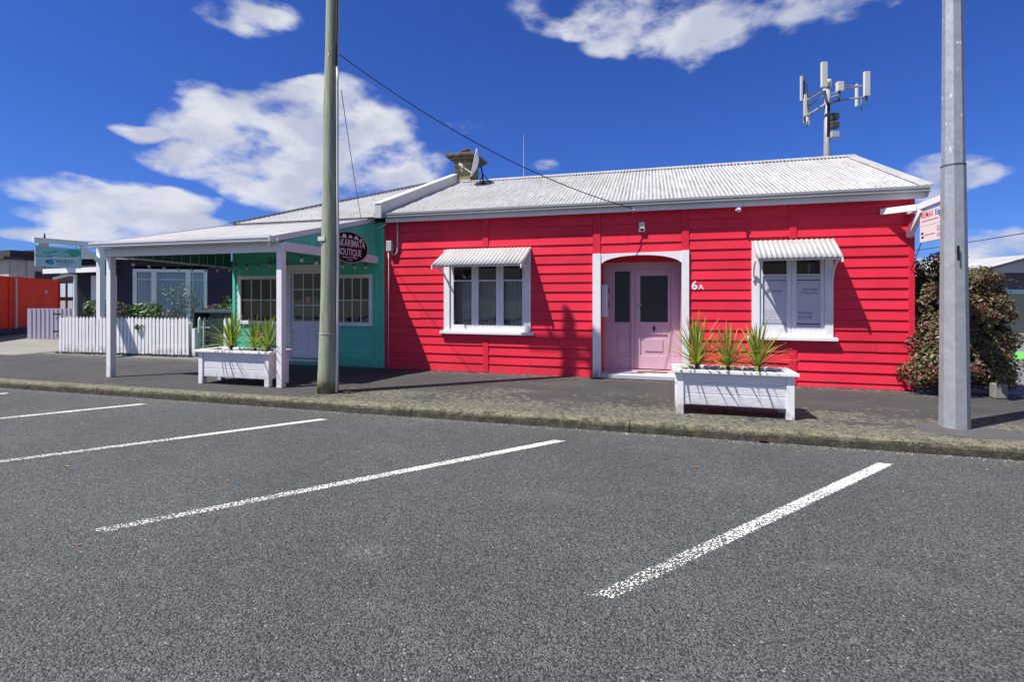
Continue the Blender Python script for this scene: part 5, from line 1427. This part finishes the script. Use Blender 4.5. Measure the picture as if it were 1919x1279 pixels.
# ------------------------------------------------------------------ navy house
nd = Vector((math.cos(R(28)), math.sin(R(28)), 0)); nn = Vector((nd.y, -nd.x, 0))
N0 = Vector((P(320, 558, 17.2).x, P(320, 558, 17.2).y, 0))
nv = thing('navy_house', N0, 'low navy blue house with white-framed window behind the picket fence', 'house')
def npt(u, v, z): return N0 + nd * u + nn * v + Vector((0, 0, z))     # u along the front, v outwards
def nbox(name, mat, parent, u0, u1, v0, v1, z0, z1):
    m = M(); m.hexa([npt(u0, v0, z0), npt(u1, v0, z0), npt(u1, v1, z0), npt(u0, v1, z0), npt(u0, v0, z1), npt(u1, v0, z1), npt(u1, v1, z1), npt(u0, v1, z1)]); return m.build(name, mat, parent)
def nu(px, v=0.0):        # u where the column px meets the front
    r = ray(px, 558); o = N0 + nn * v
    return (o.y * r.x - o.x * r.y) / (nd.x * r.y - nd.y * r.x)
uL, uR = nu(146), nu(445) + 2.5
uw0, uw1 = nu(250), nu(389); zw0, zw1 = 0.75, 2.56
for k in range(14):
    z = 0.0 + k * 0.205
    for a, b in ((uL, uw0), (uw1, uR)) if zw0 - 0.1 < z < zw1 - 0.05 else ((uL, uR),):
        nbox('wall_board', NAVY, nv, a, b, -0.10, 0.0 - 0.004 * (k % 2), z, z + 0.203)
nbox('wall_core', ROOMDARK, nv, uL, uR, -4.0, -0.9, 0, 2.85)
nbox('side_wall', NAVY, nv, uL, uL + 0.1, -4.0, -0.101, 0, 2.86)
nw = nbox('window', WHITEZ, nv, uw0, uw0 + 0.10, -0.05, 0.03, zw0, zw1)
nbox('frame', WHITEZ, nw, uw1 - 0.10, uw1, -0.05, 0.03, zw0, zw1); nbox('frame', WHITE, nw, uw0 + 0.10, uw1 - 0.10, -0.05, 0.03, zw1 - 0.10, zw1); nbox('frame', WHITE, nw, uw0 + .10, uw1 - .10, -0.05, 0.05, zw0, zw0 + 0.09)
um0, um1 = nu(289), nu(353)
for um in (um0, um1): nbox('mullion', WHITEZ, nw, um - 0.07, um + 0.07, -0.05, 0.025, zw0 + 0.09, zw1 - 0.10)
for a, b in ((uw0 + 0.10, um0 - 0.07), (um0 + 0.07, um1 - 0.07), (um1 + 0.07, uw1 - 0.10)):
    nbox('pane', GLASSC, nw, a, b, -0.045, -0.04, zw0 + 0.09, zw1 - 0.10)
    nbox('transom', WHITE, nw, a, b, -0.038, -0.02, 2.19, 2.215)
    k = a
    while k < b: nbox('blind_slat', BLIND, nw, k + 0.004, min(k + 0.082, b), -0.075, -0.068 + 0.004 * math.sin(k * 40), zw0 + 0.05, zw1 - 0.05); k += 0.086
nbox('fascia', WHITE, nv, uL - 0.5, uR, 0.30, 0.34, 2.86, 3.05); nbox('soffit', WHITE, nv, uL - 0.5, uR, -0.1, 0.30, 2.87, 2.90)
m = M(); m.v = [tuple(npt(uL - 0.5, 0.36, 3.06)), tuple(npt(uR, 0.36, 3.06)), tuple(npt(uR, -4.0, 3.35)), tuple(npt(uL - 0.5, -4.0, 3.35))]; m.f = [(0, 1, 2, 3)]; m.build('roof', CHARCOAL, nv)
ud0, ud1 = nu(172), nu(188)
nbox('door', SHEETW, nv, ud0, ud1 + 0.5, 0.001, 0.03, 0.05, 2.32)
# entry canopy at the left end
ec = thing('entry_canopy', P(115, 640, 19.0), 'white flat canopy on pipe posts left of the navy house', 'canopy')
A, B = P(82, 509, 17.0), P(192, 505, 15.9)
def seg(name, a, b, w, h, mt, up=(0, 0, 1)): return M().beam(a, b, w, h, up).build(name, mt, ec)
seg('fascia', A, B, 0.05, 0.16, WHITE); 
m = M(); m.hexa([A + Vector((0, 0, .10)), B + Vector((0, 0, .10)), B + Vector((-.3, .8, .12)), A + Vector((-.3, .8, .12)), A + Vector((0, 0, .14)), B + Vector((0, 0, .14)), B + Vector((-.3, .8, .16)), A + Vector((-.3, .8, .16))]); m.build('roof', CHARCOAL, ec)
C0 = P(141.5, 516, 16.4); M().tube([(C0.x, C0.y, 0), (C0.x, C0.y, C0.z), P(128, 515, 16.8), P(102, 522, 17.2)], 0.05, 8).build('post', WHITEZ, ec)
# dark glazed door beside it
gd_ = thing('glazed_door', P(130, 640, 20), 'dark glazed double door under the canopy beside the navy house', 'door')
a0, a1 = P(112, 640, 20.4), P(141, 640, 19.9); a0.z = a1.z = 0
dv_ = (a1 - a0); 
def dbox(name, mt, u0, u1, z0, z1, off=0):
    m = M(); n_ = Vector((dv_.y, -dv_.x, 0)).normalized(); p_ = a0 + dv_ * u0 + n_ * off; q_ = a0 + dv_ * u1 + n_ * off; t_ = -n_ * 0.06
    m.hexa([p_ + Vector((0, 0, z0)), q_ + Vector((0, 0, z0)), q_ + t_ + Vector((0, 0, z0)), p_ + t_ + Vector((0, 0, z0)), p_ + Vector((0, 0, z1)), q_ + Vector((0, 0, z1)), q_ + t_ + Vector((0, 0, z1)), p_ + t_ + Vector((0, 0, z1))]); return m.build(name, mt, gd_)
dbox('back', BLACK, 0, 1, 0, 2.5)
for u0 in (0.10, 0.58):
    for z0, z1 in ((0.9, 1.45), (1.60, 2.15)): dbox('pane', PALEBLUE if z0 > 1 else GREYBOX, u0, u0 + 0.32, z0, z1, 0.02)
# orange building at the far left
oA, oB = atZ(-40, 636.5), P(113, 558, 25); oA.z = oB.z = 0
ob = thing('orange_building', oA.lerp(oB, 0.5), 'flat orange-red building wall at the far left edge', 'building')
od = (oB - oA).normalized(); on = Vector((od.y, -od.x, 0)); Lo = (oB - oA).length
def obox(name, mt, u0, u1, v0, v1, z0, z1, par=None):
    q = lambda u, v, z: oA + od * u + on * v + Vector((0, 0, z))
    m = M(); m.hexa([q(u0, v0, z0), q(u1, v0, z0), q(u1, v1, z0), q(u0, v1, z0), q(u0, v0, z1), q(u1, v0, z1), q(u1, v1, z1), q(u0, v1, z1)]); return m.build(name, mt, par or ob)
obox('wall', ORANGE, -2.2, Lo, -5, 0, 0, 2.42); obox('parapet_cap', ORANGE, -2.2, Lo + 0.03, -5, 0.04, 2.421, 2.46)
for u in (Lo * 0.30, Lo * 0.99 - 0.15): obox('pier', ORANGE, u, u + 0.15, 0.001, 0.05, 0, 2.36)
obox('parapet_band', ORANGE, -2.2, Lo, 0.001, 0.03, 2.14, 2.20)
dp = oA + od * (Lo * 0.36) + on * 0.09
M().tube([dp + Vector((0, 0, 2.4)), dp + Vector((0, 0, 0.35)), dp + Vector((0.05, -0.05, 0.28))], 0.035, 8).build('downpipe', OFFWHITE, ob)
obox('vent', GREYBOX, Lo * 0.75, Lo * 0.75 + 0.22, 0.001, 0.05, 1.78, 1.92)
obox('plinth', DARKSTONE, -2.2, Lo, 0.001, 0.06, 0.0, 0.30)
# gate, its boards tinted lilac for the shade they stand in
ga, gb_ = atZ(52, 637), atZ(141, 636)
gt = thing('timber_gate', ga.lerp(gb_, 0.5), 'vertical-board gate tinted lilac as if shaded between orange building and navy house', 'gate')
nb = 11
for k in range(nb):
    a = ga.lerp(gb_, k / nb); b = ga.lerp(gb_, (k + 0.995) / nb)
    M().beam(Vector((*a.lerp(b, .5).to_2d(), 0.03)), Vector((*a.lerp(b, .5).to_2d(), 1.17)), (b - a).length, 0.03, up=(0.3, -1, 0)).build('board', GATESHADE, gt)
for z in (0.95, 0.30): M().beam(Vector((*ga.lerp(gb_, 0.55).to_2d(), z)) + Vector((0.02, -0.04, 0)), Vector((*ga.lerp(gb_, 0.72).to_2d(), z)) + Vector((0.02, -0.04, 0)), 0.01, 0.05).build('hinge', BLACK, gt)
# old rendered building behind
def facade(t, px0, px1, depth_px=0): return P(px0, 558, t), P(px1, 558, t * 1.06)
oa, obb = P(17, 558, 36), P(150, 558, 40); oa.z = obb.z = 0
og = thing('rendered_building', oa.lerp(obb, .5), 'old cream rendered building with dark parapet behind the orange wall', 'building')
bd = (obb - oa).normalized(); bn = Vector((bd.y, -bd.x, 0)); LB = (obb - oa).length
def rbox(name, mt, u0, u1, v0, v1, z0, z1, par=None):
    q = lambda u, v, z: oa + bd * u + bn * v + Vector((0, 0, z))
    m = M(); m.hexa([q(u0, v0, z0), q(u1, v0, z0), q(u1, v1, z0), q(u0, v1, z0), q(u0, v0, z1), q(u1, v0, z1), q(u1, v1, z1), q(u0, v1, z1)]); return m.build(name, mt, par or og)
rbox('wall', CREAM, 0, LB, -8, 0, 0, 4.35); rbox('cornice', DARKSTONE, -0.45, LB, -8.2, 0.4, 4.351, 4.55)
rbox('parapet', DARKSTONE, 0.1, LB, -8, -0.1, 4.551, 5.05); rbox('parapet_block', DARKSTONE, 1.6, 3.4, -2, 0.0, 5.051, 5.2)
for u in (0.05, 1.0): rbox('pilaster', CREAM, u, u + 0.35, 0.001, 0.12, 0, 4.34)
rbox('string_course', CREAM, 1.36, LB, 0.001, 0.10, 3.75, 3.88)
for u in (1.5, 3.4): rbox('window', DARKSTONE, u, u + 1.5, 0.001, 0.05, 2.0, 3.55)
# heritage lantern and small lamp beyond the sign
lp = P(84, 558, 27); lp.z = 0
hl = thing('heritage_lamp', lp, 'black heritage street lantern showing above the pale blue sign', 'street lamp')
zt_ = P(84, 470, 27).z
M().tube([lp, lp + Vector((0, 0, zt_ - 0.1))], [0.09, 0.05], 10).build('column', BLACK, hl)
M().tube([lp + Vector((0, 0, zt_ - 0.1)), lp + Vector((0, 0, zt_ + 0.1)), lp + Vector((0, 0, zt_ + 0.12)), lp + Vector((0, 0, zt_ + 0.45))], [0.06, 0.16, 0.12, 0.22], 8).build('lantern_glass', GREYBOX, hl)
M().tube([lp + Vector((0, 0, zt_ + 0.45)), lp + Vector((0, 0, zt_ + 0.52)), lp + Vector((0, 0, zt_ + 0.68)), lp + Vector((0, 0, zt_ + 0.7)), lp + Vector((0, 0, zt_ + 0.95))], [0.30, 0.28, 0.10, 0.05, 0.02], 8).build('lantern_cap', BLACK, hl)

# ------------------------------------------------------------------ phone mast beyond the roof
MASTGREY = paint('mast_grey', (0.27, 0.27, 0.28), 0.5, 0.25, 0.0, dirt=0.5)
TM = 25.0; k_ = TM / FPX
mc = P(1550, 558, TM); mc.z = 0
ms = thing('antenna_mast', mc, 'grey cell phone mast with pale panel antennas beyond the cottage roof', 'mast')
cr_ = Vector((cY, sY, 0)); cf_ = Vector((-sY, cY, 0))          # across and away as seen in the photograph
def mp(px, py, dz=0.0): q = P(px, py, TM); return q + cf_ * dz
def cpx(x, y): return (1440 + x / 5.815, 100 + y / 5.815)
M().tube([mc, mp(1550, 300), mp(1551, 160)], [0.19, 0.155, 0.12], 14).build('column', MASTGREY, ms, smooth=True)
M().tube([mp(*cpx(645, 365)), mp(*cpx(645, 300)), mp(*cpx(645, 293))], [0.19, 0.195, 0.17], 14).build('drum', OFFWHITE, ms, smooth=True)
def pbox(name, mt, x0, y0, x1, y1, dz, dep, w=None):
    a = mp(*cpx((x0 + x1) / 2, y1), dz); hh = (y1 - y0) / 5.815 * k_; ww = (x1 - x0) / 5.815 * k_
    m = M(); q = [a - cr_ * ww / 2, a + cr_ * ww / 2, a + cr_ * ww / 2 + cf_ * dep, a - cr_ * ww / 2 + cf_ * dep]
    m.hexa(q + [p + Vector((0, 0, hh)) for p in q]); return m.build(name, mt, ms, bevel=0.012)
for nm, x0, y0, x1, y1, dz, dep in (('panel_antenna', 378, 225, 403, 498, 0.2, 0.06), ('panel_antenna', 494, 160, 554, 427, -0.7, 0.14), ('panel_antenna', 1024, 213, 1084, 476, -0.2, 0.14),
                                    ('panel_antenna', 1003, 305, 1024, 550, 0.25, 0.14), ('panel_antenna', 359, 470, 386, 702, -0.3, 0.06), ('panel_antenna', 494, 470, 520, 705, 0.5, 0.14)): pbox(nm, OFFWHITE, x0, y0, x1, y1, dz, dep)
pbox('radio_unit', OFFWHITE, 720, 330, 786, 430, -0.3, 0.2); pbox('radio_unit', GREYBOX, 450, 470, 480, 520, 0.2, 0.15); pbox('radio_unit', GREYBOX, 412, 235, 445, 270, 0.3, 0.15)
for y0, y1, mt in ((680, 745, CHARCOAL), (770, 838, CHARCOAL), (875, 937, GREYBOX)): pbox('equipment_box', mt, 640, y0, 720, y1, -0.42, 0.3)
def strut(x0, y0, d0, x1, y1, d1, r=0.035, mt=None): M().tube([mp(*cpx(x0, y0), d0), mp(*cpx(x1, y1), d1)], r * 1.35, 6).build('strut', mt or MASTGREY, ms)
for s_ in ((690, 525, 0, 1050, 483, -0.1), (700, 350, 0, 1020, 358, 0.0, 0.028), (800, 382, 0, 1020, 355, 0), (640, 530, 0, 515, 455, -0.7, 0.05), (640, 545, 0, 430, 680, 0, 0.05), (640, 430, 0, 470, 560, 0.3, 0.025),
           (640, 490, 0, 740, 470, -0.2, 0.03), (640, 450, 0, 730, 440, -0.2, 0.02), (430, 195, 0.3, 430, 560, 0.3, 0.03, CHARCOAL), (470, 285, 0.4, 500, 750, 0.4, 0.035), (400, 480, 0.1, 402, 755, 0.1, 0.025), (440, 470, .1, 520, 440, -.5, 0.03, CHARCOAL),
           (1025, 470, 0.05, 1023, 625, 0.05, 0.025), (600, 400, 0, 440, 500, 0.2, 0.02), (750, 430, -.2, 740, 540, -.2, 0.04, CHARCOAL), (640, 560, 0, 720, 535, -0.2, 0.03, CHARCOAL), (1060, 478, -.1, 1045, 575, -.1, 0.03, CHARCOAL), (372, 700, -.2, 400, 735, 0, 0.03, CHARCOAL), (500, 700, .5, 485, 755, .5, 0.045, CHARCOAL)): strut(*s_)
m = M(); r = random.Random(2)
for k in range(5):
    xo = 612 + k * 6; m.tube([mp(*cpx(xo, 560), -0.25), mp(*cpx(xo - 6 + r.uniform(-4, 4), 700), -0.27), mp(*cpx(xo - 4, 930), -0.26)], 0.02, 5)
m.build('cable_run', CABLE, ms)

# ------------------------------------------------------------------ beyond the bush, right
fB = atZ(1900, 641); 
rfn = thing('boundary_fence', (14, 22, 0), 'charcoal board fence across the side lot behind the bush', 'fence')
for k in range(34): box('board', CHARCOAL, rfn, 9.0 + k * 0.302, 9.295 + k * 0.302, 22.0, 22.03, 0.30, 1.72)
box('base_wall', CONCRETE, rfn, 9.0, 19.3, 21.7, 22.0, 0, 0.295)
rh = thing('side_shed', (16, 27, 0), 'distant building with white gable and teal band at the right edge', 'building')
gx = P(1905, 558, 27); gx.z = 0
def sbox(name, mt, u0, u1, v0, v1, z0, z1):
    q = lambda u, v, z: gx + cr_ * u + cf_ * v + Vector((0, 0, z))
    m = M(); m.hexa([q(u0, v0, z0), q(u1, v0, z0), q(u1, v1, z0), q(u0, v1, z0), q(u0, v0, z1), q(u1, v0, z1), q(u1, v1, z1), q(u0, v1, z1)]); return m.build(name, mt, rh)
sbox('wall', CHARCOAL, -1.6, 6, 0, 6, 0, 2.9); sbox('teal_band', TEAL, -1.62, 6, -0.06, -0.001, 1.75, 2.02); sbox('white_band', SHEETW, -1.62, 6, -0.06, -0.001, 1.30, 1.70)
q = lambda u, v, z: gx + cr_ * u + cf_ * v + Vector((0, 0, z))
M().poly([q(-2.4, -0.3, 2.92), q(5.6, -0.3, 2.92), q(1.6, -0.3, 4.0), q(-0.3, -0.3, 3.62)], cf_ * 6.5).build('roof', IRONCLEAN, rh)
m = M(); m.beam(q(-2.6, -0.38, 2.92), q(1.6, -0.38, 4.06), 0.1, 0.12); m.build('barge', CHARCOAL, rh)

# ------------------------------------------------------------------ litter on the road
def litter(px, py, s_, c, label):
    p = atZ(px, py, ZR + 0.006); m = M()
    m.v = [(p.x - s_, p.y, p.z), (p.x - s_ * .2, p.y - s_ * .5, p.z + s_ * .3), (p.x + s_, p.y + s_ * .1, p.z + .004), (p.x + s_ * .1, p.y + s_ * .5, p.z + s_ * .15), (p.x, p.y, p.z + s_ * .1)]
    m.f = [(0, 1, 4), (1, 2, 4), (2, 3, 4), (3, 0, 4)]
    tag(m.build('fallen_leaf', c), label, 'leaf', 'fallen leaves on the road')
LEAFO = paint('fallen_leaf_orange', (0.42, 0.17, 0.05), 0.7, 0.2, 0.0); LEAFY = paint('fallen_leaf_yellow', (0.45, 0.32, 0.05), 0.7, 0.2, 0.0)
litter(124, 875, 0.035, LEAFY, 'yellow fallen leaf on the road below the long left parking line')
litter(427, 902, 0.03, LEAFO, 'brown fallen leaf on the road between two parking lines')
litter(148, 1022, 0.022, LEAFO, 'small brown leaf near the left end of the second parking line')
litter(511, 760, 0.10, LEAFO, 'orange dry leaf against the kerb before the veranda post')
litter(1432, 829, 0.09, LEAFO, 'orange dry leaf against the kerb right of the cottage planter')
litter(1305, 877, 0.04, LEAFO, 'flat brown leaf on the road below the cottage planter')
m = M(); r = random.Random(77)
for k in range(900):
    p = Vector((r.uniform(-14, 5.5), 6.44 - abs(r.gauss(0, 0.07 if k > 60 else 0.8)), ZR + 0.002)); s_ = r.uniform(0.004, 0.010)
    m.ell(p, (s_ * 1.3, s_, s_ * 0.8), 5, 3)
wt = M(); tnw = []; rw2 = random.Random(6); wc = atZ(652, 738)
for k in range(70):
    c = wc + Vector((rw2.gauss(0, .035), rw2.gauss(0, .03), 0.002)); d = Vector((rw2.uniform(-.04, .04), rw2.uniform(-.04, .04), rw2.uniform(.02, .06))); q = d.cross(Vector((0, 0, 1))).normalized() * 0.006
    b0 = len(wt.v); wt.v += [tuple(c - q), tuple(c + q), tuple(c + d)]; wt.f.append((b0, b0 + 1, b0 + 2)); tnw.append(rw2.random())
tag(wt.build('weed_tuft', SHRUBG, tones=tnw), 'small green weed tuft growing at the foot of the timber pole', 'weed')
gv = m.build('loose_chips', PEBBLE); gv['kind'] = 'stuff'; tag(gv, 'loose pale stone chips scattered on the road near the kerb', 'gravel')

# ------------------------------------------------------------------ across the street, behind the camera (seen only as reflections)
hm = M(); nx = 60
for j, (y, h) in enumerate(((-260, 0), (-300, 14), (-380, 48), (-520, 88), (-700, 60))):
    for i in range(nx + 1):
        x = -900 + 1800 * i / nx
        hm.v.append((x, y + 25 * mnoise.noise(Vector((x * .01, j, 0))), -0.2 + h * (0.75 + 0.6 * mnoise.noise(Vector((x * 0.006, j * .3, 2))))))
for j in range(4):
    for i in range(nx): a = j * (nx + 1) + i; hm.f.append((a, a + nx + 1, a + nx + 2, a + 1))
struct(hm.build('hill', HILL, smooth=True))
for k, (x, y, s_) in enumerate(((-26, -42, 1.2), (-12, -36, 1.0), (4, -40, 1.3), (19, -37, 1.1), (34, -44, 1.3))):
    t = thing('street_tree', (x, y, 0), ('first', 'second', 'third', 'fourth', 'fifth')[k] + ' leafy street tree from the left across the road behind the viewer', 'tree', 'trees across the road')
    rr = random.Random(90 + k); bl = [(x, y, 4.2 * s_, 2.4 * s_, 2.4 * s_, 2.0 * s_)] + [(x + rr.uniform(-2, 2) * s_, y + rr.uniform(-2, 2) * s_, rr.uniform(3, 5.6) * s_, 1.2 * s_, 1.2 * s_, 1.0 * s_) for _ in range(8)]
    leaf_cloud('crown', TREELEAF, t, bl, 1800, 0.28, 60 + k)
    branches(t, (x, y, 0), [(x + 1.2 * math.cos(a), y + 1.2 * math.sin(a), 4.5 * s_) for a in (0, 1.6, 3.1, 4.7)], 0.16)
